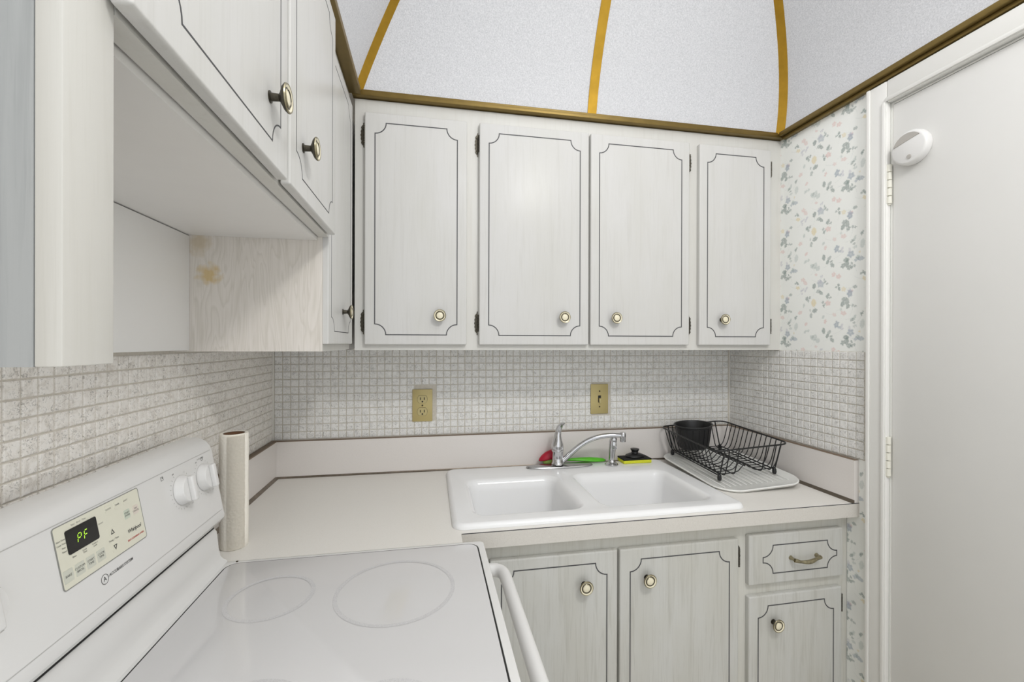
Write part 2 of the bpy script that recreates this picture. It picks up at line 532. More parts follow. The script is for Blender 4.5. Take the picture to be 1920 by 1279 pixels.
# flat floral print of the wallpaper, drawn leaf by leaf into a colour attribute of the paper sheets
FLOWERS = [(0.095,0.134,0.01,0.0062,0.64,1),(0.109,0.134,0.0112,0.0053,-0.18,1),(0.061,0.125,0.014,0.0048,1.5,0),(0.078,0.109,0.0058,0.0035,1.03,0),(0.087,0.113,0.0051,0.0031,0.2,0),(0.078,0.123,0.0054,0.0026,1.95,0),(0.147,0.094,0.009,0.007,0.0,2),(0.157,0.081,0.01,0.0057,-0.72,2),(0.14,0.053,0.0057,0.0031,0.79,4),(0.148,0.057,0.0058,0.0031,0.54,4),(0.158,0.051,0.0054,0.0031,1.19,4),(0.164,0.06,0.0057,0.0031,0.79,4),(0.143,0.042,0.0045,0.0026,1.11,4),(0.123,0.066,0.009,0.0062,-0.42,3),(0.164,0.021,0.0071,0.0044,0.79,0),(0.177,0.023,0.0054,0.004,1.19,0),(0.17,0.012,0.0063,0.0031,1.89,0),(0.194,0.002,0.013,0.0079,1.57,3),(0.199,0.238,0.0104,0.0057,0.29,0),(0.183,0.221,0.0091,0.0057,1.46,0),(0.179,0.241,0.005,0.0035,1.57,0),(0.253,0.261,0.0108,0.0088,-0.38,2),(0.233,0.001,0.0051,0.0031,1.37,0),(0.241,0.258,0.0045,0.0031,0.46,0),(0.236,0.252,0.0063,0.0026,1.89,0),(0.255,0.025,0.0061,0.0035,1.41,0),(0.262,0.015,0.0054,0.0035,0.38,0),(0.25,0.019,0.0067,0.0035,2.03,0),(0.223,0.068,0.0143,0.0123,-0.43,1),(0.22,0.077,0.0089,0.0079,-0.46,4),(0.241,0.074,0.0057,0.0031,0.79,0),(0.249,0.066,0.0051,0.0026,0.2,0),(0.238,0.083,0.0041,0.0026,1.33,0),(0.196,0.064,0.0092,0.0057,1.35,0),(0.214,0.043,0.0092,0.0066,0.22,0),(0.224,0.036,0.009,0.0044,2.5,0),(0.204,0.105,0.0061,0.0044,-0.17,2),(0.229,0.096,0.005,0.0031,0.93,4),(0.223,0.094,0.0041,0.0026,1.33,4),(0.191,0.141,0.0063,0.004,1.25,0),(0.202,0.13,0.0045,0.0031,0.46,5),(0.185,0.138,0.0085,0.0035,1.93,5),(0.01,0.095,0.0081,0.0075,1.05,2),(0.029,0.085,0.0092,0.0079,-0.22,2),(0.02,0.049,0.0051,0.0035,0.2,0),(0.029,0.055,0.0051,0.0031,1.37,0),(0.032,0.042,0.0063,0.0031,1.89,0),(0.048,0.039,0.0071,0.0088,0.79,3),(0.07,0.03,0.0078,0.007,0.88,4),(0.078,0.03,0.0054,0.004,1.19,2),(0.048,0.221,0.0104,0.007,-0.29,2),(0.038,0.234,0.0045,0.0035,1.11,5),(0.086,0.202,0.0078,0.0035,0.88,5),(0.09,0.211,0.0041,0.0031,0.24,5),(0.022,0.183,0.0117,0.0088,1.22,1),(0.033,0.172,0.006,0.0044,0.0,1),(0.042,0.178,0.0076,0.0031,1.17,4),(0.044,0.168,0.0054,0.0026,0.38,4),(0.074,0.154,0.0108,0.0119,1.19,1),(0.07,0.168,0.0081,0.0035,1.7,4),(0.089,0.176,0.0071,0.0048,0.14,5),(0.058,0.138,0.01,0.0057,0.0,0),(0.047,0.12,0.0099,0.0075,0.79,0),(0.069,0.11,0.0089,0.0066,1.11,0),(0.099,0.14,0.0064,0.0062,0.9,5),(0.105,0.157,0.0036,0.0031,0.98,3),(0.236,0.162,0.01,0.0048,1.67,0),(0.258,0.156,0.0085,0.0044,0.79,0),(0.251,0.143,0.0073,0.0044,1.29,0),(0.001,0.142,0.0054,0.004,0.38,0),(0.005,0.129,0.0092,0.0044,2.28,0),(0.117,0.089,0.0045,0.0031,1.11,0),(0.111,0.084,0.0041,0.0035,0.24,0),(0.122,0.083,0.0058,0.0031,2.11,0),(0.115,0.182,0.0132,0.0062,1.42,5),(0.079,0.197,0.0071,0.0035,0.79,0),(0.086,0.187,0.0051,0.0026,0.2,0),(0.199,0.139,0.0108,0.0066,0.98,5),(0.212,0.127,0.0092,0.0057,0.86,5),(0.071,0.021,0.0114,0.0097,1.3,1),(0.072,0.028,0.009,0.0062,-0.42,4),(0.089,0.043,0.0071,0.004,-0.14,0),(0.051,0.005,0.0092,0.0048,0.22,0),(0.045,0.254,0.0098,0.0053,1.15,0),(0.065,0.243,0.0085,0.0057,0.79,0),(0.115,0.219,0.0064,0.004,0.9,0),(0.111,0.214,0.0054,0.0026,1.95,0),(0.134,0.234,0.0089,0.007,0.46,2),(0.242,0.196,0.0076,0.0053,1.17,2),(0.013,0.218,0.0076,0.0062,-0.4,2),(0.157,0.161,0.0071,0.0035,0.79,5),(0.17,0.164,0.0058,0.0035,0.54,5),(0.151,0.26,0.0073,0.0031,1.29,5),(0.05,0.252,0.0081,0.0018,0.52,5),(0.234,0.213,0.0064,0.0031,0.9,5),(0.161,0.19,0.0072,0.004,0.59,2),(0.061,0.26,0.011,0.0057,1.57,0),(0.081,0.245,0.0054,0.004,1.19,0),(0.091,0.242,0.0051,0.0035,0.2,0)]
import numpy as np
def paper_colours(Y, Z):
    P = 0.265
    rng = np.random.default_rng(3)
    u = np.mod(-Y, P); v = np.mod(Z, P)
    lin = lambda c: np.array(srgb(*c)[:3])
    wob = 0.0011 * np.sin(Y * 610 + 2.0 * np.sin(Z * 430)) + 0.0007 * np.sin(Z * 1130 + Y * 370)
    ground = np.ones(Y.shape + (3,)) * lin((242, 243, 239))
    cols = [lin(c) for c in ((122, 138, 134), (140, 155, 170), (224, 186, 180), (226, 206, 150), (192, 191, 202), (180, 191, 187))]
    alpha = [0.60, 0.60, 0.50, 0.55, 0.50, 0.54]
    def paint(mask, ci, k):
        m = np.clip(mask, 0, 1)[..., None] * alpha[ci] * k
        ground[:] = ground * (1 - m) + cols[ci] * m
    for n, (fu, fv, a, b, an, ci) in enumerate(FLOWERS):
        if n % 4 == 1:          # fine stems trailing from every fourth motif
            du = np.mod(u - fu + P / 2, P) - P / 2; dv = np.mod(v - fv + P / 2, P) - P / 2
            c, s = math.cos(an + 0.5), math.sin(an + 0.5)
            p, q = du * c + dv * s, -du * s + dv * c
            paint(np.where((p > -0.034) & (p < 0), 1, 0) * (1.25 - np.abs(q - p * p * 12) / 0.0007), 5, 0.6)
    for n, (fu, fv, a, b, an, ci) in enumerate(FLOWERS):
        du = np.mod(u - fu + P / 2, P) - P / 2; dv = np.mod(v - fv + P / 2, P) - P / 2
        c, s = math.cos(an), math.sin(an)
        p, q = (du * c + dv * s) / (a * 1.22), (-du * s + dv * c + wob) / (b * 1.15)
        k = 0.8 + 0.4 * rng.random()
        if b / a < 0.62:        # leaf: pointed at both ends, paler along its vein
            r = np.abs(q) - 1.15 * np.clip(1 - p * p, 0, 1) ** 0.9
            m = np.clip(0.5 - r / 0.45, 0, 1) * (np.abs(p) < 1)
            m = m * (0.7 + 0.3 * np.clip(np.abs(q) / 0.25, 0, 1))
        else:                   # blossom: lobed disc with a lighter middle
            th = np.arctan2(q, p)
            rad = np.hypot(p, q) / (0.88 + 0.16 * np.cos(5 * th + n))
            m = np.clip((1.1 - rad) / 0.35, 0, 1) * (0.62 + 0.38 * np.clip(rad / 0.6, 0, 1))
        paint(m, ci, k)
    return ground
def paper_sheet(y0, y1, z0, z1, step=0.0017):
    ny, nz = int((y1 - y0) / step) + 1, int((z1 - z0) / step) + 1
    Y, Z = np.meshgrid(np.linspace(y0, y1, ny), np.linspace(z0, z1, nz))
    C_ = paper_colours(Y, Z)
    me = bpy.data.meshes.new('wallpaper_sheet')
    V = np.stack([np.full(Y.size, RW - 0.0006), Y.ravel(), Z.ravel()], 1)
    idx = np.arange(ny * nz).reshape(nz, ny)
    F = np.stack([idx[:-1, :-1].ravel(), idx[1:, :-1].ravel(), idx[1:, 1:].ravel(), idx[:-1, 1:].ravel()], 1)
    me.vertices.add(len(V)); me.vertices.foreach_set('co', V.ravel())
    me.loops.add(F.size); me.loops.foreach_set('vertex_index', F.ravel())
    me.polygons.add(len(F)); me.polygons.foreach_set('loop_start', np.arange(0, F.size, 4)); me.polygons.foreach_set('loop_total', np.full(len(F), 4))
    me.update(calc_edges=True)
    ca = me.color_attributes.new('print', 'FLOAT_COLOR', 'POINT')
    ca.data.foreach_set('color', np.concatenate([C_.reshape(-1, 3), np.ones((Y.size, 1))], 1).ravel())
    me.materials.append(M['wallpaper'])
    o = bpy.data.objects.new('wallpaper_sheet', me)
    COL.objects.link(o); o.parent = wall_right
    return o
paper_sheet(-0.6719, -0.296, 1.4145, 2.26)
paper_sheet(-0.6719, -0.594, 0.30, 1.058)
paper_sheet(-1.55, -0.672, 2.19, 2.26)

obj('corner_bead', B(0.0002, 0.0050, -0.0048, -0.0002, 1.060, 1.4135), M['bead'], wall_back)
obj('corner_bead', B(RW - 0.0055, RW - 0.0013, -0.0046, -0.0002, 1.060, 1.4135), M['bead'], wall_back)

# luminous dome: coves rise from the trim and lean inwards to a flat lit top
Z0, RT = 2.28, 0.55
XL, XR, YB, YF = 0.352, 1.99, -0.31, -2.85
oB = lambda r: 0.19 * r + 0.70 * r * r
oL = lambda r: 0.39 * r + 0.45 * r * r
oR = lambda r: 1.15 * r * r
RR = [RT * i / 14 for i in range(15)]
ceiling = obj('ceiling', B(-0.1, RW + 0.1, -3.2, 0.1, 2.95, 3.0), M['ceiling'], kind='structure')
XM, YM = 1.185, (-1.13, -1.95)
def sheet(name, f0, f1, mat, parent):
    """cove panel between two edge curves, 4 mm thick"""
    bm = bmesh.new()
    n = 8
    rows = []
    for r in RR:
        a, b = Vector(f0(r)), Vector(f1(r))
        rows.append([bm.verts.new(a.lerp(b, i / n)) for i in range(n + 1)])
    for p, q in zip(rows, rows[1:]):
        for i in range(n):
            bm.faces.new((p[i], p[i + 1], q[i + 1], q[i]))
    bmesh.ops.recalc_face_normals(bm, faces=bm.faces)
    bmesh.ops.solidify(bm, geom=bm.faces[:], thickness=0.004)
    return obj(name, bm, mat, parent)
hipL = lambda r: (XL + oL(r), YB - oB(r), Z0 + r)
hipR = lambda r: (XR - oR(r), YB - oB(r), Z0 + r)
mid = lambda r: (XM, YB - oB(r), Z0 + r)
sheet('cove_panel', hipL, mid, M['cove'], ceiling)
sheet('cove_panel', mid, hipR, M['cove'], ceiling)
ys = [None, *YM, YF]
for side in (0, 1):
    for i in range(3):
        if side == 0:
            g = lambda y: (hipL if y is None else (lambda r: (XL + oL(r), y, Z0 + r)))
        else:
            g = lambda y: (hipR if y is None else (lambda r: (XR - oR(r), y, Z0 + r)))
        sheet('cove_panel', g(ys[i]), g(ys[i + 1]), M['cove'], ceiling)
xa, xb, ya = XL + oL(RT), XR - oR(RT), YB - oB(RT)
xs_, ys_ = [xa, XM, xb], [ya, *YM, YF]
for i in range(2):
    for j in range(3):
        obj('diffuser_panel', B(xs_[i] + 0.004, xs_[i + 1] - 0.004, ys_[j + 1] + 0.004, ys_[j] - 0.004, Z0 + RT, Z0 + RT + 0.006), M['diffuser'], ceiling)
def rib(curve, wdir, inward, w=0.026, t=0.008):
    """flat gold band lying along a cove joint"""
    bm = bmesh.new()
    wdir, inward = Vector(wdir).normalized(), Vector(inward).normalized()
    loops = []
    for r in RR:
        p = Vector(curve(r))
        loops.append([p - wdir * w / 2, p - wdir * w / 2 + inward * t, p + wdir * w / 2 + inward * t, p + wdir * w / 2])
    loft(bm, loops, True, True)
    bmesh.ops.recalc_face_normals(bm, faces=bm.faces)
    return obj('gold_rib', bm, M['gold'], ceiling)
rib(mid, (1, 0, 0), (0, -1, 0), 0.034)
rib(hipL, (1, 1, 0), (1, -1, 0), 0.034, 0.021)
rib(hipR, (1, -1, 0), (-1, -1, 0), 0.034, 0.021)
for y in YM:
    rib(lambda r: (XL + oL(r), y, Z0 + r), (0, 1, 0), (1, 0, 0))
    rib(lambda r: (XR - oR(r), y, Z0 + r), (0, 1, 0), (-1, 0, 0))
bm = B(0.345, RW, -0.326, -0.296, ZT + 0.002, ZT + 0.016, 0.002)
box(bm, 0.345, RW, -0.320, -0.296, ZT + 0.0165, ZT + 0.024, 0.001)
obj('gold_trim', bm, M['gold_dull'], ceiling, label='dull gold trim along the top of the back cabinets')
bm = B(0.333, 0.374, -2.85, -0.327, ZT + 0.002, ZT + 0.022, 0.002)
obj('gold_trim', bm, M['gold_dull'], ceiling)
bm = B(1.968, RW - 0.0005, -2.85, -0.327, ZT + 0.006, ZT + 0.022, 0.002)
box(bm, 1.982, RW - 0.0005, -2.85, -0.327, ZT - 0.006, ZT + 0.0055, 0.002)
obj('gold_trim', bm, M['gold_dull'], ceiling)

# door in the right wall
yd0, yd1, zd = -0.742, -1.506, 2.176
door = obj('door_1', B(RW - 0.002, RW + 0.034, yd1, yd0, 0.008, zd, 0.002), M['white_paint'], kind='structure')
bm = bmesh.new()
for k in range(5):
    lathe(bm, [(0.0001, 0.0), (0.0075, 0.001), (0.0075, 0.0225), (0.0001, 0.0235)], (0, 0, k * 0.0245), n=12)
lathe(bm, [(0.004, -0.004), (0.006, 0.0)], (0, 0, 0), n=10, cap0=True)
box(bm, -0.002, 0.007, -0.004, -0.001, 0.0, 0.121)
hinge_me = mesh_of('hinge', bm, M['hinge_paint'])
for z in (1.872, 1.033, 0.2):
    inst('hinge', hinge_me, door, (RW - 0.009, -0.7355, z))
bm = bmesh.new()
box(bm, RW - 0.018, RW - 0.0005, -0.7345, -0.672, 0, 2.252, 0.004)
box(bm, RW - 0.023, RW - 0.0175, -0.7325, -0.722, 0, 2.187, 0.002)
box(bm, RW - 0.024, RW - 0.0175, -0.686, -0.674, 0, 2.250, 0.003)
obj('trim_1', bm, M['casing'], kind='structure')
bm = bmesh.new()
box(bm, RW - 0.018, RW - 0.0005, -1.58, -0.7346, 2.184, 2.252, 0.004)
box(bm, RW - 0.023, RW - 0.0175, -1.52, -0.733, 2.187, 2.199, 0.002)
obj('trim_2', bm, M['casing'], kind='structure')
obj('trim_3', B(RW - 0.018, RW - 0.0005, -1.58, -1.513, 0, 2.1835, 0.004), M['casing'], kind='structure')
# jamb
bm = bmesh.new()
box(bm, RW + 0.0005, RW + 0.1, -0.7415, -0.736, 0, 2.183)
box(bm, RW + 0.0005, RW + 0.1, -1.512, -1.507, 0, 2.183)
box(bm, RW + 0.0005, RW + 0.1, -1.507, -0.7415, 2.178, 2.183)
box(bm, RW + 0.036, RW + 0.1, -1.507, -0.7415, 0, 2.178)
obj('trim_4', bm, M['casing'], kind='structure')

# ------------------------------------------------------------------ mosaic tiles, each its own piece
TP, TZ = 0.0296, 1.4145
def tile_mesh(axis, w=1.0):
    h, g, t = TP / 2, 0.0013, 0.0024
    a, b = h - g, h - g - 0.0022
    bm = bmesh.new()
    lo = [bm.verts.new((s * a, q * a, 0)) for s, q in ((-1, -1), (1, -1), (1, 1), (-1, 1))]
    m_ = [bm.verts.new((s * (a - 0.0005), q * (a - 0.0005), t * 0.7)) for s, q in ((-1, -1), (1, -1), (1, 1), (-1, 1))]
    hi = [bm.verts.new((s * b, q * b, t)) for s, q in ((-1, -1), (1, -1), (1, 1), (-1, 1))]
    for A, C in ((lo, m_), (m_, hi)):
        for i in range(4):
            bm.faces.new((A[i], A[(i + 1) % 4], C[(i + 1) % 4], C[i]))
    bm.faces.new(hi)
    f = {'back': lambda u, v, w_: (u, -w_, v), 'left': lambda u, v, w_: (w_, u, v), 'right': lambda u, v, w_: (-w_, -u, v)}[axis]
    return remap(bm, f)
def lay(axis, wall, cells, mt='tile'):
    """cells = world centres; the 300 nearest the camera are single tiles, the rest one joined part"""
    cells = sorted(cells, key=lambda c: (Vector(c) - CAM).length)
    bm = tile_mesh(axis)
    me = mesh_of('tile', bm, M[mt], smooth=False)
    for c in cells[:300]:
        o = inst('tile', me, wall, c)
        ex = {'back': (0, random.uniform(-1, 1), 0), 'left': (random.uniform(-1, 1), 0, 0), 'right': (random.uniform(-1, 1), 0, 0)}[axis]
        o.rotation_euler = tuple(math.radians(v * 1.5) for v in ex)
    if len(cells) > 300:
        src = tile_mesh(axis)
        vs0 = [v.co.copy() for v in src.verts]
        src.verts.index_update()
        fs0 = [[v.index for v in f.verts] for f in src.faces]
        src.free()
        V, F = [], []
        for c in cells[300:]:
            b0 = len(V)
            cc = Vector(c)
            V += [tuple(v + cc) for v in vs0]
            F += [[i + b0 for i in f] for f in fs0]
        me2 = bpy.data.meshes.new('tile_field')
        me2.from_pydata(V, [], F)
        me2.materials.append(M[mt])
        o = bpy.data.objects.new('tile_field', me2)
        COL.objects.link(o)
        o.parent = wall
        o['kind'] = 'stuff'
rows = [TZ - TP * (k + 0.5) for k in range(12)]
plates = ((0.526, 0.617, 1.111, 1.254), (1.297, 1.389, 1.122, 1.264))
cells = []
for i in range(67):
    for z in rows:
        x = TP * (i + 0.5) + 0.006
        if not any(a < x < b and c < z < d for a, b, c, d in plates):
            cells.append((x, 0, z))
lay('back', wall_back, cells)
cells = [(0, -TP * (i + 0.5) - 0.004, TZ - TP * (k + 0.5)) for i in range(66) for k in range(12 if i < 23 else 8)]
lay('left', wall_left, cells, 'tile_warm')
backing = obj('tile_backing', B(RW - 0.0012, RW - 0.0002, -0.6715, -0.0005, 1.058, TZ), M['grout'], wall_right)
lay('right', wall_right, [(RW - 0.0012, -TP * (i + 0.5) - 0.004, z) for i in range(22) for z in rows])

# ------------------------------------------------------------------ cabinets
def knob_mesh(axis):
    bm = bmesh.new()
    prof = [(0.0085, 0), (0.0085, 0.0015), (0.0058, 0.0025), (0.0052, 0.013), (0.0085, 0.0155), (0.0170, 0.0195), (0.0205, 0.0230), (0.0208, 0.0245),
            (0.0198, 0.0262), (0.0180, 0.0258), (0.0150, 0.0240), (0.0128, 0.0248), (0.0118, 0.0262), (0.0110, 0.0246), (0.0102, 0.0250), (0.0060, 0.0262), (0.0008, 0.0266)]
    ms = [1] * 7 + [0, 0, 2, 1, 0, 1, 2, 2, 2]
    lathe(bm, prof, (0, 0, 0), axis, 28, mats=ms, cap1=True)
    bmesh.ops.recalc_face_normals(bm, faces=bm.faces)
    return mesh_of('knob', bm, [M['brass'], M['brass_dark'], M['ivory']])
KNOB = {'back': knob_mesh('N'), 'left': knob_mesh('X')}
def hinge_piece(side):
    """ornate antique hinge: scalloped leaf on the frame and a roped barrel; side=+1 leaf points to +x of the barrel"""
    bm = bmesh.new()
    prof = [(0, 0.0425), (0.0035, 0.040), (0.003, 0.036), (0.0075, 0.031), (0.0105, 0.026), (0.0085, 0.020), (0.0115, 0.013), (0.010, 0.006), (0.0125, 0.0)]
    prof = prof + [(u, -v) for u, v in prof[-2::-1]]
    top = [bm.verts.new((u * side, v, 0.0022)) for u, v in prof]
    bot = [bm.verts.new((u * side, v, 0)) for u, v in prof]
    for i in range(len(prof)):
        j = (i + 1) % len(prof)
        bm.faces.new((bot[i], bot[j], top[j], top[i]))
    bm.faces.new(top)
    z = -0.030
    while z < 0.030:
        lathe(bm, [(0.0012, z), (0.0042, z + 0.0012), (0.0042, z + 0.0038), (0.0012, z + 0.005)], (0, 0, 0), 'Z', 8)
        z += 0.005
    # lathe worked along z: turn the barrel so that it runs along v
    bar = [v for v in bm.verts if v not in set(top) and v not in set(bot)]
    for v in bar:
        x, y, zz = v.co
        v.co = (x - 0.002 * side, zz, y + 0.0125)
    for (u, v) in ((0.006, 0.022), (0.006, -0.022)):
        bmesh.ops.create_uvsphere(bm, u_segments=8, v_segments=5, radius=0.0022, matrix=Matrix.Translation((u * side, v, 0.0022)))
    bmesh.ops.recalc_face_normals(bm, faces=bm.faces)
    remap(bm, lambda u, v, w: (u, -w, v))
    return mesh_of('hinge', bm, M['brass_dark'])
HINGE = {1: hinge_piece(1), -1: hinge_piece(-1)}

def cab_door(cab, orient, front, th, u0, u1, v0, v1, knob=None, mat='door', inset=0.034, notch=0.036, name='door', edge=0.006):
    lw = 0.0034 if orient == 'back' else 0.0022
    f = to_back(front) if orient == 'back' else to_left(front)
    bm = B(u0, u1, v0, v1, -th, 0)
    es = [e for e in bm.edges if all(abs(v.co.z) < 1e-6 for v in e.verts)]
    es += [e for e in bm.edges if abs(e.verts[0].co.z - e.verts[1].co.z) > 1e-4]
    bmesh.ops.bevel(bm, geom=es, offset=edge, segments=4, profile=0.6, affect='EDGES')
    d = obj(name, remap(bm, f), M[mat], cab)
    bm = bmesh.new()
    strip(bm, notched(u0 + inset, u1 - inset, v0 + inset, v1 - inset, notch), lw, -0.0004, 0.00035)
    obj('groove_outline', remap(bm, f), M['line'], d, smooth=False)
    if knob:
        inst('knob', KNOB[orient], d, f(knob[0], knob[1], 0))
    return d
def face_frame(bm, f, u0, u1, v0, v1, cuts, depth, st):
    """stiles and rails: cuts = list of openings (u0,u1,v0,v1); the frame is the rectangle minus the openings"""
    us = sorted({u0, u1, *[c[0] for c in cuts], *[c[1] for c in cuts]})
    vs2 = sorted({v0, v1, *[c[2] for c in cuts], *[c[3] for c in cuts]})
    for a, b in zip(us, us[1:]):
        for c, d in zip(vs2, vs2[1:]):
            m_ = ((a + b) / 2, (c + d) / 2)
            if not any(k[0] < m_[0] < k[1] and k[2] < m_[1] < k[3] for k in cuts):
                t = bmesh.new()
                box(t, a, b, c, d, -depth, 0)
                remap(t, f)
                me = bpy.data.meshes.new('t'); t.to_mesh(me); t.free()
                bm.from_mesh(me); bpy.data.meshes.remove(me)
    bmesh.ops.remove_doubles(bm, verts=bm.verts, dist=1e-5)
    # drop the doubled inner walls left between neighbouring pieces
    seen = {}
    for fc in bm.faces:
        key = tuple(sorted(v.index for v in fc.verts))
        seen.setdefault(key, []).append(fc)
    bm.verts.index_update()
    seen = {}
    for fc in bm.faces:
        seen.setdefault(tuple(sorted(v.index for v in fc.verts)), []).append(fc)
    dead = [fc for fl in seen.values() if len(fl) > 1 for fc in fl]
    bmesh.ops.delete(bm, geom=dead, context='FACES')
    return bm
def hollow(bm, x0, x1, y0, y1, z0, z1, t=0.016):
    """carcass without a front: sides, back, top, bottom"""
    return bm

UPF, UPD = -0.3016, -0.3206        # frame face and door face of the back uppers
ZB, ZTOP = 1.4155, 2.2615
def upper_cab(label, x0, x1, doors, hinges):
    c = thing('wall_cabinet', ((x0 + x1) / 2, -0.15, ZB), label, 'cabinet', 'white upper cabinets over the sink counter')
    obj('carcass', B(x0 + 0.0005, x1 - 0.0005, UPF + 0.0185, -0.004, ZB, ZTOP), M['frame'], c)
    bm = bmesh.new()
    face_frame(bm, to_back(UPF), x0, x1, ZB, ZTOP, [(d[0] + 0.012, d[1] - 0.012, 1.447, 2.197) for d in doors], 0.018, 0)
    obj('face_frame', bm, M['frame'], c, smooth=False)
    for (a, b, kx) in doors:
        cab_door(c, 'back', UPD, 0.0185, a, b, 1.4335, 2.2125, (kx, 1.5335))
    for (hx, s) in hinges:
        for hz in (2.140, 1.510):
            inst('hinge', HINGE[s], c, (hx, UPF - 0.0002, hz))
    return c
upper_cab('tall narrow upper cabinet beside the inner corner, its one knob at lower right', 0.352, 0.7475, [(0.385, 0.727, 0.634)], [(0.382, -1)])
upper_cab('widest upper cabinet over the sink, two doors with knobs side by side', 0.7475, 1.6005, [(0.770, 1.1735, 1.076), (1.1805, 1.581, 1.274)], [(0.767, -1), (1.5865, 1)])
upper_cab('narrow upper cabinet against the flowered wall, over the black dish rack', 1.6005, 1.9995, [(1.623, 1.9395, 1.719)], [(1.945, 1)])

# corner cabinet on the left wall
ZL = 1.4185
cc = thing('wall_cabinet', (0.17, -0.33, ZL), 'corner upper cabinet with a stained woodgrain side beside the range', 'cabinet', 'upper cabinets on the left wall')
obj('carcass', B(0.0005, 0.3205, -0.6845, -0.0045, ZL, ZTOP), M['soffit'], cc)
obj('side_panel', B(0.0006, 0.3375, -0.690, -0.685, ZL, ZTOP), M['figured'], cc, label='woodgrain side panel with a yellow stain')
bm = bmesh.new()
face_frame(bm, to_left(0.3375), -0.6845, -0.3225, ZL, ZTOP, [(-0.66, -0.36, 1.45, 2.19)], 0.0165, 0)
obj('face_frame', bm, M['frame'], cc, smooth=False)
cab_door(cc, 'left', 0.3515, 0.0137, -0.687, -0.346, 1.4365, 2.2125, (-0.503, 1.530), edge=0.003)

# cabinet over the range
oc = thing('wall_cabinet', (0.17, -1.06, 1.69), 'short upper cabinet hung above the white range, two doors with brass knobs', 'cabinet', 'upper cabinets on the left wall')
obj('carcass', B(0.0005, 0.3250, -1.442, -0.6905, 1.694, ZTOP), M['soffit'], oc, label='white underside panel')
bm = bmesh.new()
face_frame(bm, to_left(0.352), -1.4425, -0.6905, 1.7025, ZTOP, [(-1.42, -1.11, 1.745, 2.19), (-1.03, -0.74, 1.745, 2.19)], 0.0235, 0)
obj('face_frame', bm, M['frame'], oc, smooth=False)
cab_door(oc, 'left', 0.3715, 0.0150, -1.456, -1.076, 1.7045, 2.235, (-1.157, 1.797), edge=0.004)
cab_door(oc, 'left', 0.3715, 0.0150, -1.062, -0.708, 1.7045, 2.235, (-0.987, 1.797), edge=0.004)
bm = B(0.0005, 0.043, -1.441, -0.6905, 1.4215, 1.6915, 0.001)
obj('back_panel', bm, M['back_sheet'], oc, label='plain white panel on the wall under the cabinet')

# end panel in the left foreground
ep = thing('cabinet_end_panel', (0.17, -1.468, 1.4235), 'grey woodgrain upright end panel with a cream front edge, at the far left', 'panel')
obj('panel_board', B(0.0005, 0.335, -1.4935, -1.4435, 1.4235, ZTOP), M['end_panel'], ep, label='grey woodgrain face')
obj('front_edge', B(0.3355, 0.352, -1.4935, -1.4435, 1.4235, ZTOP, 0.001), M['frame'], ep, label='cream front edge')

# base cabinets
BF, BD = -0.5925, -0.6105
def base_cab(name, label, x0, x1, cuts, hinges):
    c = thing(name, ((x0 + x1) / 2, -0.3, 0), label, 'cabinet', 'white base cabinets under the sink counter')
    bm = bmesh.new()
    box(bm, x0 + 0.0005, x0 + 0.017, BF + 0.0185, -0.03, 0.1, 0.866)
    box(bm, x1 - 0.017, x1 - 0.0005, BF + 0.0185, -0.03, 0.1, 0.866)
    box(bm, x0 + 0.0175, x1 - 0.0175, BF + 0.0185, -0.03, 0.1, 0.116)
    box(bm, x0 + 0.0175, x1 - 0.0175, -0.04, -0.03, 0.1165, 0.866)
    box(bm, x0 + 0.0005, x1 - 0.0005, -0.52, -0.03, 0.0, 0.0995)
    obj('carcass', bm, M['frame_worn'], c, smooth=False)
    bm = bmesh.new()
    face_frame(bm, to_back(BF), x0, x1, 0.1, 0.8665, cuts, 0.018, 0)
    obj('face_frame', bm, M['frame_worn'], c, smooth=False)
    for (hx, s, hz) in hinges:
        inst('hinge', HINGE[s], c, (hx, BF - 0.0002, hz))
    return c
sb = base_cab('sink_cabinet', 'base cabinet below the sink with two grained doors and round knobs', 0.7005, 1.5895,
              [(0.79, 1.148, 0.15, 0.80), (1.178, 1.56, 0.15, 0.80)], [(1.5765, 1, 0.755), (1.5765, 1, 0.20)])
cab_door(sb, 'back', BD, 0.0175, 0.770, 1.1585, 0.125, 0.8175, (1.052, 0.725), 'door_worn')
cab_door(sb, 'back', BD, 0.0175, 1.1655, 1.571, 0.125, 0.8175, (1.253, 0.726), 'door_worn')
db = base_cab('drawer_cabinet', 'narrow base cabinet with a drawer above its door, beside the flowered wall strip', 1.5895, 1.9985,
              [(1.62, 1.95, 0.15, 0.615), (1.62, 1.95, 0.675, 0.81)], [(1.9665, 1, 0.570), (1.9665, 1, 0.20)])
cab_door(db, 'back', BD, 0.0175, 1.608, 1.962, 0.125, 0.6265, (1.697, 0.539), 'door_worn')
dr = cab_door(db, 'back', BD, 0.0175, 1.608, 1.9655, 0.662, 0.8240, None, 'door_worn', 0.040, 0.036, 'drawer')
for c in list(dr.children):
    bpy.data.objects.remove(c)
f = to_back(BD)
bm = bmesh.new()
strip(bm, notched(1.659, 1.940, 0.696, 0.787, 0.037), 0.0034, -0.0004, 0.00035)
obj('groove_outline', remap(bm, f), M['line'], dr, smooth=False)
bm = bmesh.new()
pz = 0.739
pth = smooth_path([(1.762, BD - 0.016, pz + 0.001), (1.782, BD - 0.022, pz - 0.003), (1.810, BD - 0.025, pz - 0.004), (1.838, BD - 0.022, pz + 0.001), (1.860, BD - 0.016, pz + 0.003)], 5)
tube(bm, pth, [0.0045 + 0.0022 * abs(math.cos(i / len(pth) * math.pi * 2)) for i in range(len(pth))], 10)
for px in (1.762, 1.860):
    tube(bm, [(px, BD, pz + 0.002), (px, BD - 0.010, pz + 0.002), (px, BD - 0.018, pz + 0.002)], [0.0075, 0.0045, 0.006], 10)
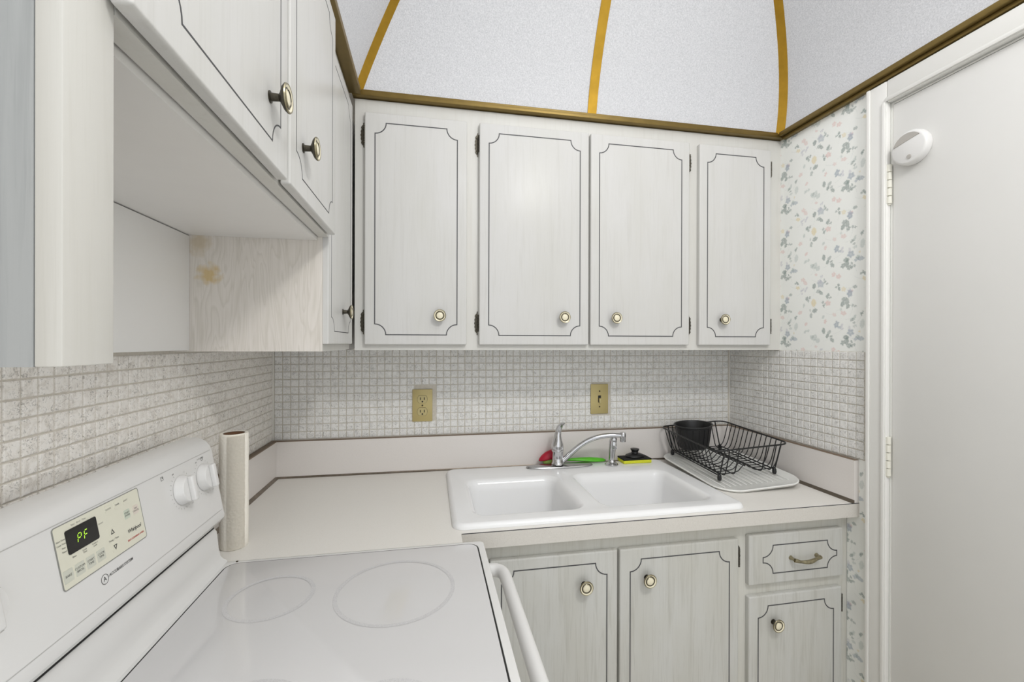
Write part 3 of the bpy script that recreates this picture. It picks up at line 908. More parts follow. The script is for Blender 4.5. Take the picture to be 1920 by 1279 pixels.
obj('pull', bm, M['brass'], dr, label='curved brass bail pull')

# ------------------------------------------------------------------ worktop
ct = thing('worktop', (1.0, -0.32, 0.868), 'speckled cream laminate worktop running from the corner to the right wall', 'counter')
bm = bmesh.new()
zt, zb = 0.914, 0.8685
box(bm, 0.0005, 0.70, -0.635, -0.0005, zb, zt)
box(bm, 0.0005, 0.687, -0.6885, -0.635, zb, zt)
box(bm, 1.565, 1.9995, -0.635, -0.0005, zb, zt)
box(bm, 0.70, 1.565, -0.085, -0.0005, zb, zt)
box(bm, 0.70, 1.565, -0.635, -0.575, zb, zt)
bmesh.ops.remove_doubles(bm, verts=bm.verts, dist=1e-5)
obj('countertop', bm, M['laminate'], ct, smooth=False)
bm = B(0.6885, 1.9995, -0.637, -0.6352, zb, zt - 0.0022)
obj('front_edge', bm, M['laminate_edge'], ct, label='worn laminate front edge')
obj('edge_seam', B(0.6885, 1.9995, -0.6366, -0.6352, zt - 0.0020, zt - 0.0003), M['line'], ct)
ZS = 1.055
bm = B(0.0005, 1.9995, -0.020, -0.0028, zt, ZS)
obj('backsplash', bm, M['splash'], ct, smooth=False)
obj('backsplash', B(0.0005, 0.020, -0.6885, -0.0203, zt, ZS), M['splash'], ct, smooth=False)
obj('backsplash', B(1.9805, 1.9995, -0.635, -0.0203, zt, ZS), M['splash'], ct, smooth=False)
bm = bmesh.new()
box(bm, 0.0025, 1.9975, -0.0203, -0.0028, ZS + 0.0002, ZS + 0.0022)
obj('cap_strip', bm, M['cap'], ct)
obj('cap_strip', B(0.0028, 0.0215, -0.6885, -0.0206, ZS + 0.0002, ZS + 0.0045), M['cap'], ct)
obj('cap_strip', B(1.9800, 1.9972, -0.636, -0.0206, ZS + 0.0002, ZS + 0.0018), M['cap'], ct)
def cove_strip(a, b, n, r=0.008):
    """quarter-round metal strip in the angle between worktop and splash; n points away from the splash"""
    bm = bmesh.new()
    n = Vector(n)
    prof = [(0, 0), (r, 0), (r * 0.55, r * 0.35), (r * 0.25, r * 0.7), (0, r * 1.1)]
    loft(bm, [[Vector(p) + n * u + Vector((0, 0, v)) for u, v in prof] for p in (a, b)], True, True)
    bmesh.ops.recalc_face_normals(bm, faces=bm.faces)
    return bm
obj('metal_strip', cove_strip((0.0203, -0.0203, zt + 0.0002), (1.9803, -0.0203, zt + 0.0002), (0, -1, 0), 0.006), M['metal_cove'], ct)
obj('metal_strip', cove_strip((0.0203, -0.6885, zt + 0.0002), (0.0203, -0.029, zt + 0.0002), (1, 0, 0), 0.009), M['metal_cove'], ct)
obj('metal_strip', cove_strip((1.9803, -0.637, zt + 0.0002), (1.9803, -0.029, zt + 0.0002), (-1, 0, 0), 0.009), M['metal_cove'], ct)

# ------------------------------------------------------------------ sink
sk = thing('sink', (1.13, -0.33, 0.914), 'white double-bowl drop-in sink set in the worktop', 'sink')
x0, x1, y0, y1 = 0.665, 1.600, -0.616, -0.056
def lp(ix, r, z, xx=None):
    a, b, c, d = xx or (x0, x1, y0, y1)
    return [Vector((p[0], p[1], z)) for p in round_rect(a + ix, b - ix, c + ix, d - ix, max(0.004, r - ix), 7)]
zr = 0.929
bm = bmesh.new()
loops = [lp(0.0, 0.035, 0.9143), lp(0.0005, 0.035, 0.919), lp(0.004, 0.035, 0.9245), lp(0.010, 0.035, zr), lp(0.016, 0.035, zr)]
rows = loft(bm, loops)
outer = rows[-1]
bowls = [(0.722, 1.088, -0.562, -0.205), (1.132, 1.535, -0.562, -0.205)]
rims = []
for bx in bowls:
    L = [lp(0, 0.055, zr, bx), lp(0.006, 0.055, zr - 0.0012, bx), lp(0.013, 0.058, zr - 0.006, bx), lp(0.020, 0.06, zr - 0.016, bx), lp(0.026, 0.062, zr - 0.04, bx), lp(0.036, 0.066, zr - 0.13, bx),
         lp(0.044, 0.07, zr - 0.155, bx), lp(0.060, 0.08, zr - 0.170, bx), lp(0.085, 0.09, zr - 0.175, bx)]
    rr = loft(bm, L, False, True)
    rims.append(rr[0])
edges = []
for ring in [outer] + rims:
    for i in range(len(ring)):
        e = bm.edges.get((ring[i], ring[(i + 1) % len(ring)]))
        edges.append(e)
bmesh.ops.triangle_fill(bm, edges=edges, use_beauty=True)
bmesh.ops.recalc_face_normals(bm, faces=bm.faces)
if max(bm.faces, key=lambda f: f.calc_center_median().z).normal.z < 0:
    bmesh.ops.reverse_faces(bm, faces=bm.faces)
obj('basin', bm, M['sink'], sk, angle=60)
for bx in bowls:
    bm = bmesh.new()
    lathe(bm, [(0.042, 0.0025), (0.040, 0.004), (0.030, 0.002), (0.026, -0.004), (0.001, -0.004)], ((bx[0] + bx[1]) / 2, (bx[2] + bx[3]) / 2, zr - 0.175), n=24)
    obj('drain', bm, M['chrome'], sk)

# ------------------------------------------------------------------ faucet
fc = thing('faucet', (1.125, -0.105, zr), 'chrome single-lever faucet on an oval plate behind the sink', 'faucet')
bm = bmesh.new()
def oval(hx, hy, z, cx=1.131, cy=-0.103, n=48):
    out = []
    for i in range(n):
        a = 2 * math.pi * i / n
        c, s = math.cos(a), math.sin(a)
        out.append(Vector((cx + hx * math.copysign(abs(c) ** 0.75, c), cy + hy * math.copysign(abs(s) ** 0.85, s), z)))
    return out
loft(bm, [oval(0.140, 0.030, zr + 0.0002), oval(0.143, 0.032, zr + 0.003), oval(0.140, 0.030, zr + 0.007), oval(0.128, 0.022, zr + 0.010), oval(0.05, 0.01, zr + 0.0115)], True, True)
obj('base_plate', bm, M['steel'], fc)
bm = bmesh.new()
bx, by = 1.121, -0.105
lathe(bm, [(0.026, 0.011), (0.027, 0.016), (0.023, 0.022), (0.0225, 0.062), (0.0245, 0.065), (0.0245, 0.071), (0.024, 0.073)], (bx, by, zr), n=28, cap1=True)
obj('body', bm, M['chrome'], fc)
bm = bmesh.new()
L = []
for (dx, dy, z, rx, ry) in ((0, 0, 0.0735, 0.024, 0.024), (-0.001, 0, 0.083, 0.026, 0.026), (-0.001, 0, 0.095, 0.0245, 0.025), (0.0, 0.001, 0.110, 0.0185, 0.021), (0.001, 0.002, 0.128, 0.0140, 0.0165),
                            (0.003, 0.000, 0.146, 0.0125, 0.013), (0.005, -0.004, 0.160, 0.0125, 0.0125), (0.008, -0.010, 0.172, 0.0145, 0.015), (0.012, -0.015, 0.1785, 0.0150, 0.017), (0.013, -0.016, 0.1825, 0.011, 0.013)):
    L.append([Vector((bx + dx + rx * math.cos(2 * math.pi * i / 24), by + dy + ry * math.sin(2 * math.pi * i / 24), zr + z + (0.004 * math.cos(2 * math.pi * i / 24) if z > 0.17 else 0))) for i in range(24)])
loft(bm, L, True, True)
obj('lever', bm, M['chrome'], fc)
bm = bmesh.new()
pth = smooth_path([(1.130, -0.106, 0.944), (1.150, -0.108, 0.960), (1.178, -0.111, 0.986), (1.215, -0.116, 1.016), (1.250, -0.121, 1.037), (1.285, -0.128, 1.050), (1.320, -0.135, 1.057), (1.352, -0.142, 1.059), (1.380, -0.147, 1.058)], 5)
tube(bm, pth, [0.0115 - 0.0025 * i / len(pth) for i in range(len(pth))], 16)
obj('spout', bm, M['chrome'], fc)
bm = bmesh.new()
lathe(bm, [(0.010, 0.016), (0.0125, 0.012), (0.0125, -0.004), (0.0115, -0.006), (0.0115, -0.022), (0.0095, -0.023), (0.008, -0.019)], (1.389, -0.1485, 1.055), n=20, cap0=True)
bmesh.ops.recalc_face_normals(bm, faces=bm.faces)
obj('aerator', bm, M['chrome'], fc)

sp = thing('sink_sprayer', (1.353, -0.118, zr), 'short chrome side sprayer standing right of the faucet', 'sprayer')
bm = bmesh.new()
lathe(bm, [(0.027, 0.0002), (0.0275, 0.004), (0.023, 0.009), (0.016, 0.013), (0.0135, 0.020), (0.012, 0.022)], (1.353, -0.118, zr), n=24, cap0=True, cap1=True)
obj('escutcheon', bm, M['chrome'], sp)
bm = bmesh.new()
L = []
for (dx, dy, z, r) in ((0, 0, 0.0225, 0.0115), (0.001, 0, 0.035, 0.0125), (0.002, 0, 0.060, 0.0135), (0.004, -0.001, 0.085, 0.0150), (0.005, -0.003, 0.102, 0.0160), (0.006, -0.006, 0.112, 0.0150), (0.006, -0.008, 0.118, 0.010)):
    L.append([Vector((1.353 + dx + r * math.cos(2 * math.pi * i / 20), -0.118 + dy + r * math.sin(2 * math.pi * i / 20), zr + z)) for i in range(20)])
loft(bm, L, True, True)
obj('spray_head', bm, M['chrome'], sp)
bm = bmesh.new()
box(bm, 1.350, 1.368, -0.140, -0.1335, zr + 0.070, zr + 0.100, 0.003)
obj('trigger', bm, M['chrome'], sp)

# ------------------------------------------------------------------ small things round the sink
br = thing('dish_brush', (1.19, -0.062, zr), 'dish brush with a red head and flat green handle lying behind the faucet', 'brush')
bm = bmesh.new()
bmesh.ops.create_uvsphere(bm, u_segments=24, v_segments=14, radius=1)
for v in bm.verts:
    x, y, z = v.co
    z = z if z > 0 else z * 0.25
    a = math.radians(-14)
    X, Z = x * 0.050, z * 0.034
    v.co = (1.103 + X * math.cos(a) - Z * math.sin(a), -0.050 + y * 0.022, zr + 0.026 - X * math.sin(a) * 0.9 + Z * math.cos(a))
obj('head', bm, M['red'], br, label='red oval head')
bm = bmesh.new()
loft(bm, [[Vector((1.112 + s * 0.040 * math.cos(2 * math.pi * i / 24), -0.050 + s * 0.019 * math.sin(2 * math.pi * i / 24), zr + z)) for i in range(24)] for s, z in ((0.85, 0.0006), (1.0, 0.006), (1.0, 0.012), (0.8, 0.020))], True, True)
obj('bristles', bm, M['green_pale'], br, label='pale green bristles')
bm = bmesh.new()
L = []
for (x, hw, hz, z) in ((1.150, 0.005, 0.003, 0.018), (1.170, 0.006, 0.004, 0.0175), (1.200, 0.010, 0.006, 0.017), (1.235, 0.017, 0.008, 0.016), (1.275, 0.020, 0.010, 0.014), (1.310, 0.016, 0.009, 0.012), (1.335, 0.009, 0.007, 0.010), (1.346, 0.002, 0.002, 0.009)):
    L.append([Vector((x, -0.066 - (x - 1.15) * 0.03 + hw * math.cos(2 * math.pi * i / 16), zr + z + hz * math.sin(2 * math.pi * i / 16))) for i in range(16)])
loft(bm, L, True, True)
bmesh.ops.recalc_face_normals(bm, faces=bm.faces)
obj('handle', bm, M['green'], br, label='bright green leaf-shaped handle')

spg = thing('sponge', (1.472, -0.085, zr), 'yellow sponge with a black scouring top, right of the sprayer', 'sponge')
bm = B(1.408, 1.536, -0.118, -0.052, zr + 0.0003, zr + 0.014, 0.003)
obj('foam', bm, M['sponge'], spg)
obj('scouring_pad', B(1.408, 1.536, -0.118, -0.052, zr + 0.0142, zr + 0.020, 0.002), M['scour'], spg)
sc = thing('pot_scrubber', (1.475, -0.083, zr + 0.0202), 'round black pot scrubber with a knob grip, resting on the yellow sponge', 'scrubber')
bm = bmesh.new()
lathe(bm, [(0.041, 0.0002), (0.044, 0.004), (0.040, 0.009), (0.026, 0.015), (0.016, 0.017)], (1.475, -0.083, zr + 0.0202), n=28, sy=0.72, cap0=True, cap1=True)
obj('scrubber_base', bm, M['black_plastic'], sc)
bm = bmesh.new()
lathe(bm, [(0.015, 0.0172), (0.0135, 0.022), (0.0165, 0.029), (0.0185, 0.032), (0.018, 0.035), (0.008, 0.037)], (1.475, -0.083, zr + 0.0202), n=24, cap0=True, cap1=True)
obj('grip', bm, M['black_plastic'], sc)

# ------------------------------------------------------------------ drain tray, dish rack, cutlery cup (all on the sloping tray)
TILT = (math.atan(0.050), -math.atan(0.055), 0)
RC = Vector((1.785, -0.222, 0.9375))      # rack centre, on the tray's surface
def tilted(name, loc, label, cat):
    return thing(name, loc, label, cat, rot=TILT)
def lobj(name, bm, m, parent, **k):
    return obj(name, bm, m, parent, local=True, **k)
tr = tilted('drain_tray', (1.785, -0.255, 0.9335), 'white ribbed plastic drain tray under the dish rack', 'tray')
bm = bmesh.new()
hx, hy = 0.174, 0.222
def tl(ix, z, front=0.0):
    pts = []
    for (x, y) in round_rect(-hx + ix, hx - ix, -hy + ix, hy - ix, 0.07, 8):
        if y < -hy * 0.6: y -= front * (1 - (x / hx) ** 2)
        pts.append(Vector((x, y, z)))
    return pts
rows = loft(bm, [tl(0.006, -0.0008, 0.02), tl(0, 0.006, 0.02), tl(0.003, 0.009, 0.02), tl(0.008, 0.007, 0.02), tl(0.016, 0.0, 0.02)], True, True)
bmesh.ops.recalc_face_normals(bm, faces=bm.faces)
lobj('tray_body', bm, M['tray'], tr)
rib_bm = B(-0.0025, 0.0025, -0.165, 0.165, 0.0001, 0.003, 0.001)
rme = mesh_of('rib', rib_bm, M['tray'])
for i in range(13):
    o = bpy.data.objects.new('rib', rme); COL.objects.link(o); o.parent = tr; o.location = (-0.132 + i * 0.022, -0.012, 0)

rk = tilted('dish_rack', RC, 'black wire dish rack standing on the white tray', 'rack')
RX, RY, RZ = 0.157, 0.193, 0.128          # rim half sizes and height
BX, BY, BZ = 0.126, 0.168, 0.026          # base half sizes and wire height
def rr3(hx_, hy_, r, z, n=5):
    return [Vector((p[0], p[1], z)) for p in round_rect(-hx_, hx_, -hy_, hy_, r, n)]
bm = bmesh.new()
tube(bm, rr3(RX, RY, 0.035, RZ), 0.0032, 8, closed=True)
lobj('rim', bm, M['black_wire'], rk)
for sx in (-1, 1):
    lobj('side_wire', tube(bmesh.new(), smooth_path([(sx * (BX - 0.008), s_ * u, v) for s_, u, v in ((-1, RY, RZ), (-1, BY + 0.012, 0.085), (-1, BY - 0.004, 0.032), (-1, BY - 0.010, BZ - 0.003), (-1, BY - 0.03, BZ - 0.003), (1, BY - 0.03, BZ - 0.003), (1, BY - 0.010, BZ - 0.003), (1, BY - 0.004, 0.032), (1, BY + 0.012, 0.085), (1, RY, RZ))], 4), 0.0026, 7), M['black_wire'], rk)
# cross wires: down from the left rim, across the floor, over a raised middle, up to the right rim
prof = [(-RX, RZ), (-BX - 0.020, BZ + 0.065), (-BX - 0.008, BZ + 0.026), (-BX + 0.004, BZ + 0.006), (-BX + 0.022, BZ), (-0.055, BZ), (-0.034, BZ + 0.004), (-0.020, BZ + 0.016), (-0.008, BZ + 0.025),
        (0.008, BZ + 0.025), (0.020, BZ + 0.016), (0.034, BZ + 0.004), (0.055, BZ), (BX - 0.022, BZ), (BX - 0.004, BZ + 0.006), (BX + 0.008, BZ + 0.026), (BX + 0.020, BZ + 0.065), (RX, RZ)]
bm = tube(bmesh.new(), smooth_path([(u, 0, v) for u, v in prof], 3), 0.0019, 6)
wme = mesh_of('cross_wire', bm, M['black_wire'])
NW = 13
for i in range(NW):
    o = bpy.data.objects.new('cross_wire', wme); COL.objects.link(o); o.parent = rk
    o.location = (0, -RY + 0.040 + i * (2 * RY - 0.080) / (NW - 1), 0)
# long wires: down from the front rim, along the floor, up to the back rim
for x in (-0.098, -0.058, 0.058, 0.098):
    pr = [(-RY, RZ), (-BY - 0.015, BZ + 0.06), (-BY - 0.004, BZ + 0.022), (-BY + 0.006, BZ), (-BY + 0.03, BZ - 0.004), (0, BZ - 0.004), (BY - 0.03, BZ - 0.004), (BY - 0.006, BZ), (BY + 0.004, BZ + 0.022), (BY + 0.015, BZ + 0.06), (RY, RZ)]
    lobj('long_wire', tube(bmesh.new(), smooth_path([(x, u, v) for u, v in pr], 4), 0.0021, 6), M['black_wire'], rk)
lobj('ridge_wire', tube(bmesh.new(), [(-0.009, -BY + 0.01, BZ + 0.0225), (-0.009, BY - 0.01, BZ + 0.0225)], 0.0021, 6), M['black_wire'], rk)
lobj('ridge_wire', tube(bmesh.new(), [(0.009, -BY + 0.01, BZ + 0.0225), (0.009, BY - 0.01, BZ + 0.0225)], 0.0021, 6), M['black_wire'], rk)
bm = lathe(bmesh.new(), [(0.001, 0.0035), (0.0065, 0.006), (0.0080, 0.014), (0.0070, 0.024), (0.0035, 0.030), (0.001, 0.031)], n=14)
fme = mesh_of('foot', bm, M['black_plastic'])
for sx in (-1, 1):
    for sy in (-1, 1):
        o = bpy.data.objects.new('foot', fme); COL.objects.link(o); o.parent = rk; o.location = (sx * (BX - 0.008), sy * (BY - 0.008), 0)

cu = tilted('cutlery_cup', RC + Vector((-0.056, 0.098, 0.0535)), 'round black plastic cutlery cup hung in the back corner of the rack', 'cup')
bm = bmesh.new()
R = lambda a, b, z: [Vector((a * math.cos(2 * math.pi * i / 32), b * math.sin(2 * math.pi * i / 32), z)) for i in range(32)]
loft(bm, [R(0.060, 0.052, 0.0), R(0.063, 0.055, 0.004), R(0.076, 0.066, 0.092), R(0.082, 0.071, 0.096), R(0.082, 0.071, 0.101), R(0.077, 0.067, 0.101), R(0.073, 0.063, 0.091), R(0.059, 0.051, 0.006)], True, True)
bmesh.ops.recalc_face_normals(bm, faces=bm.faces)
lobj('cup_body', bm, M['black_plastic'], cu)
me_r = mesh_of('cup_rib', B(-0.0015, 0.0015, -0.002, 0.002, 0.006, 0.088, 0.0006), M['black_plastic'])
for i in range(18):
    a = 2 * math.pi * i / 18
    o = bpy.data.objects.new('cup_rib', me_r); COL.objects.link(o); o.parent = cu
    o.location = (0.0615 * math.cos(a), 0.0535 * math.sin(a), 0)
    o.rotation_euler = (0.145 * -math.sin(a), 0.145 * math.cos(a), 0)

# ------------------------------------------------------------------ paper towels
pt = thing('paper_towel_roll', (0.104, -0.602, 0.914), 'thin cream paper towel roll standing upright beside the range', 'paper towels')
bm = bmesh.new()
H = 0.292
Rw = 0.0325
def ring(r, z, w=0.0):
    return [Vector((0.104 + (r + w * math.sin(i * 5.1 + z * 40)) * math.cos(2 * math.pi * i / 40), -0.602 + (r + w * math.sin(i * 3.3 + z * 60)) * math.sin(2 * math.pi * i / 40), 0.9143 + z)) for i in range(40)]
loft(bm, [ring(0.0235, 0.001), ring(Rw - 0.002, 0.0), ring(Rw, 0.003)] + [ring(Rw, 0.003 + (H - 0.006) * k / 8, 0.0005) for k in range(1, 8)] + [ring(Rw, H - 0.003), ring(Rw - 0.001, H), ring(0.0245, H)], True, False)
obj('sheet_roll', bm, M['paper'], pt)
bm = bmesh.new()
loft(bm, [ring(0.0243, 0.004), ring(0.0243, H - 0.001), ring(0.0225, H - 0.001), ring(0.0225, 0.004)])
bmesh.ops.recalc_face_normals(bm, faces=bm.faces)
obj('core', bm, M['cardboard'], pt, label='brown cardboard core')
bm = bmesh.new()
L = []
for i in range(9):
    a = math.radians(-95 + i * 9)
    r = Rw + 0.0008 + 0.0011 * (1 - i / 8)
    L.append([Vector((0.104 + r * math.cos(a), -0.602 + r * math.sin(a), 0.9163 + z)) for z in (0.0, 0.07, 0.14, 0.21, H - 0.004)])
loft(bm, L, closed=False)
bmesh.ops.solidify(bm, geom=bm.faces[:], thickness=0.0005)
obj('loose_sheet', bm, M['paper'], pt)

# ------------------------------------------------------------------ outlet and switch
ol = thing('wall_outlet', (0.5715, -0.003, 1.1825), 'tan duplex outlet on the tiled back wall, left of the sink', 'outlet')
f = to_back(-0.0026)
bm = B(0.531, 0.612, 1.116, 1.249, 0, 0.0055, 0.0022)
obj('cover_plate', remap(bm, f), M['plate'], ol)
for dz in (0.0255, -0.0255):
    cz = 1.1825 + dz
    bm = bmesh.new()
    pts = []
    for i in range(28):
        a = 2 * math.pi * i / 28
        pts.append((0.5715 + 0.0200 * math.cos(a), cz + max(-0.0155, min(0.0155, 0.0205 * math.sin(a)))))
    loft(bm, [[Vector((x, z, w)) for x, z in pts] for w in (0.005, 0.0085)], False, True)
    rc = obj('receptacle', remap(bm, f), M['device'], ol)
    bm = bmesh.new()
    strip(bm, pts, 0.0016, 0.0054, 0.0058)
    obj('receptacle_gap', remap(bm, f), M['gap'], rc, smooth=False)
    for dx in (-0.0078, 0.0078):
        bm = B(0.5715 + dx - 0.0016, 0.5715 + dx + 0.0016, cz - 0.003, cz + 0.008, 0.0080, 0.0088)
        obj('slot', remap(bm, f), M['gap'], rc, smooth=False)
    bm = lathe(bmesh.new(), [(0.0034, 0), (0.0034, 0.0006)], (0, 0, 0), n=12, cap1=True)
    for v in bm.verts: v.co = (0.5715 + v.co.x, cz - 0.0095 + v.co.y, 0.0082 + v.co.z)
    obj('slot', remap(bm, f), M['gap'], rc, smooth=False)
def screw(parent, x, z):
    bm = lathe(bmesh.new(), [(0.0036, 0.0), (0.0034, 0.0012), (0.001, 0.0018)], n=12, cap1=True)
    for v in bm.verts: v.co = (x + v.co.x, z + v.co.y, 0.0054 + v.co.z)
    obj('screw', remap(bm, f), M['screw'], parent)
screw(ol, 0.5715, 1.1825)
sw = thing('light_switch', (1.343, -0.003, 1.193), 'tan toggle light switch on the tiled wall above the faucet', 'switch')
bm = B(1.302, 1.384, 1.127, 1.259, 0, 0.0055, 0.0022)
obj('cover_plate', remap(bm, f), M['plate'], sw)
bm = B(1.3365, 1.3495, 1.1775, 1.2085, 0.0050, 0.0059)
obj('toggle_slot', remap(bm, f), M['gap'], sw, smooth=False)
bm = B(1.3390, 1.3475, 1.1780, 1.1980, 0.0056, 0.0150, 0.0015)
for v in bm.verts:
    v.co.y -= (v.co.z - 0.0056) * 0.35
obj('toggle', remap(bm, f), M['device'], sw)
screw(sw, 1.343, 1.2275)
screw(sw, 1.343, 1.1585)

# ------------------------------------------------------------------ puck on the door
pk = thing('push_light', (RW - 0.002, -0.801, 2.017), 'round white battery push light stuck high on the white door', 'light')
bm = bmesh.new()
lathe(bm, [(0.049, 0.0003), (0.050, 0.004), (0.049, 0.018), (0.046, 0.022), (0.042, 0.0235), (0.002, 0.0245)], (0, 0, 0), n=48, cap0=True, cap1=True)
fr = lambda u, v, w: (RW - 0.002 - w, -0.801 - u, 2.017 + v)     # u to the right as seen from the room
remap(bm, fr)
bmesh.ops.recalc_face_normals(bm, faces=bm.faces)
obj('housing', bm, M['enamel_satin'], pk)
bm = bmesh.new()
ang = math.radians(12)
pts = []
for i in range(17):
    a = math.radians(28 + 124 * i / 16)
    pts.append((0.0415 * math.cos(a + ang), 0.0415 * math.sin(a + ang)))
loft(bm, [[Vector((x, y, w)) for x, y in pts] for w in (0.0236, 0.0252)], True, True)
remap(bm, fr)
bmesh.ops.recalc_face_normals(bm, faces=bm.faces)
obj('lens', bm, M['lens'], pk, label='grey lens segment')
bm = lathe(bmesh.new(), [(0.0065, 0.0240), (0.0060, 0.0258), (0.001, 0.0262)], n=16, cap1=True)
for v in bm.verts: v.co = (v.co.x + 0.004, v.co.y - 0.029, v.co.z)
remap(bm, fr)
bmesh.ops.recalc_face_normals(bm, faces=bm.faces)
obj('sensor', bm, M['lens'], pk, label='small grey sensor button')

# ------------------------------------------------------------------ range
YA, YZ = -0.6915, -1.4475
YC = (YA + YZ) / 2
rg = thing('electric_range', (0.39, YC, 0), 'white glass-top electric range with a sloped control console', 'stove')
obj('body', B(0.030, 0.690, YZ + 0.004, YA - 0.004, 0.02, 0.896, 0.003), M['enamel_satin'], rg)
bm = bmesh.new()
fr_x0, fr_x1 = 0.105, 0.742
def rl(a, b, c, d, r, z): return [Vector((p[0], p[1], z)) for p in round_rect(a, b, c, d, r, 6)]
GX0, GX1, GY0, GY1 = 0.134, 0.7235, YZ + 0.018, YA - 0.0165
loft(bm, [rl(fr_x0, fr_x1, YZ, YA, 0.012, 0.8965), rl(fr_x0, fr_x1, YZ, YA, 0.012, 0.910), rl(fr_x0 + 0.002, fr_x1 - 0.002, YZ + 0.002, YA - 0.002, 0.012, 0.9155), rl(fr_x0 + 0.006, fr_x1 - 0.006, YZ + 0.006, YA - 0.006, 0.012, 0.9175),
          rl(GX0 - 0.001, GX1 + 0.001, GY0 - 0.001, GY1 + 0.001, 0.026, 0.9175), rl(GX0, GX1, GY0, GY1, 0.026, 0.9150)], True, True)
bmesh.ops.recalc_face_normals(bm, faces=bm.faces)
obj('cooktop_frame', bm, M['enamel'], rg)
bm = bmesh.new()
loft(bm, [rl(GX0, GX1, GY0, GY1, 0.026, 0.9152), rl(GX0, GX1, GY0, GY1, 0.026, 0.9178), rl(GX0 + 0.0028, GX1 - 0.0028, GY0 + 0.0028, GY1 - 0.0028, 0.024, 0.9178)], True)
obj('glass_gap', bm, M['gap'], rg, smooth=False)
bm = bmesh.new()
loft(bm, [rl(GX0 + 0.0028, GX1 - 0.0028, GY0 + 0.0028, GY1 - 0.0028, 0.024, 0.9154), rl(GX0 + 0.0028, GX1 - 0.0028, GY0 + 0.0028, GY1 - 0.0028, 0.024, 0.9184), rl(GX0 + 0.004, GX1 - 0.004, GY0 + 0.004, GY1 - 0.004, 0.023, 0.9190)], False, True)
gl = obj('glass_top', bm, M['glass_top'], rg)
for (cx, cy, r) in ((0.281, -0.874, 0.084), (0.531, -0.893, 0.124), (0.540, -1.235, 0.090), (0.345, -1.20, 0.090)):
    obj('burner_ring', flat_ring(bmesh.new(), (cx, cy), r - 0.0085, r, 0.9193), M['ring'], gl, smooth=False)

def extrude_profile(prof, ya, yb, bev=0.0, seg=4, shrink=0.012):
    """prof = (x, z) outline; runs along y with rounded ends"""
    cx = sum(p[0] for p in prof) / len(prof); cz = sum(p[1] for p in prof) / len(prof)
    L = []
    def lay_(s, y):
        return [Vector((cx + (x - cx) * s[0], y, cz + (z - cz) * s[1])) for x, z in prof]
    w = max(p[0] for p in prof) - min(p[0] for p in prof); h = max(p[1] for p in prof) - min(p[1] for p in prof)
    st = []
    for k in range(seg + 1):
        a = math.pi / 2 * k / seg
        ins = bev * (1 - math.sin(a)); dy = bev * (1 - math.cos(a))
        st.append((ins, dy))
    for ins, dy in st: L.append(lay_((1 - 2 * ins / w, 1 - 2 * ins / h), ya - dy))
    for ins, dy in st[::-1]: L.append(lay_((1 - 2 * ins / w, 1 - 2 * ins / h), yb + dy))
    bm = bmesh.new()
    loft(bm, L, True, True)
    bmesh.ops.recalc_face_normals(bm, faces=bm.faces)
    return bm
bm = lathe(bmesh.new(), [(0.0028, 0.0), (0.0026, 0.0010), (0.001, 0.0014)], (0.150, YA - 0.0085, 0.9175), n=12, cap1=True)
obj('screw', bm, M['screw'], rg, label='tiny dark screw at the cooktop corner')
# console: rounded top, sloped face, tucked-in bottom
face_x = lambda z: 0.12 - 0.1818 * (z - 1.036)
prof = [(0.030, 1.010), (0.099, 1.007), (0.112, 1.014), (0.121, 1.026), (0.1215, 1.034), (face_x(1.042), 1.042), (face_x(1.188), 1.188), (0.0885, 1.197), (0.082, 1.206), (0.072, 1.213), (0.058, 1.217), (0.036, 1.217), (0.030, 1.212)]
con = obj('console', extrude_profile(prof, YA, YZ, 0.007), M['enamel'], rg, angle=22)
# lower backguard with a coved foot
prof = [(0.032, 0.897), (0.127, 0.897), (0.127, 0.9178), (0.119, 0.922), (0.1115, 0.932), (0.108, 0.950), (0.1035, 0.992), (0.099, 0.9985), (0.032, 0.9985)]
obj('backguard', extrude_profile(prof, YA - 0.001, YZ + 0.001, 0.004), M['enamel'], rg, angle=30)
obj('vent_slot', B(0.034, 0.0985, YZ + 0.006, YA - 0.005, 0.9986, 1.0069), M['gap'], rg, smooth=False)

# a frame on the console face: p along the face to the right (+y), q up the slope, w out of it
cl = math.hypot(0.1818, 1)
Q = Vector((-0.1818 / cl, 0, 1 / cl)); NN = Vector((1 / cl, 0, 0.1818 / cl))
def on_face(y, z, w=0.0):
    return Vector((face_x(z), y, z)) + NN * w
def fcoord(yc, zc):
    o = on_face(yc, zc)
    return lambda u, v, w: tuple(o + Vector((0, 1, 0)) * u + Q * v + NN * w)
PY0, PY1, PZ0, PZ1 = -1.1445, -0.967, 1.0975, 1.184
pc = fcoord((PY0 + PY1) / 2, (PZ0 + PZ1) / 2)
pw, ph = (PY1 - PY0) / 2, (PZ1 - PZ0) / 2 * cl
bm = bmesh.new()
loft(bm, [[Vector((x, y, w)) for x, y in round_rect(-pw, pw, -ph, ph, 0.004, 4)] for w in (0.0001, 0.0009)], True, True)
cp = obj('control_panel', remap(bm, pc), M['panel'], rg, label='ivory touch control panel')
bm = bmesh.new()
strip(bm, round_rect(-pw, pw, -ph, ph, 0.004, 4), 0.0012, 0.0002, 0.0011)
obj('panel_border', remap(bm, pc), M['ink_faint'], cp, smooth=False)
def local(y, z): return fcoord(y, z)
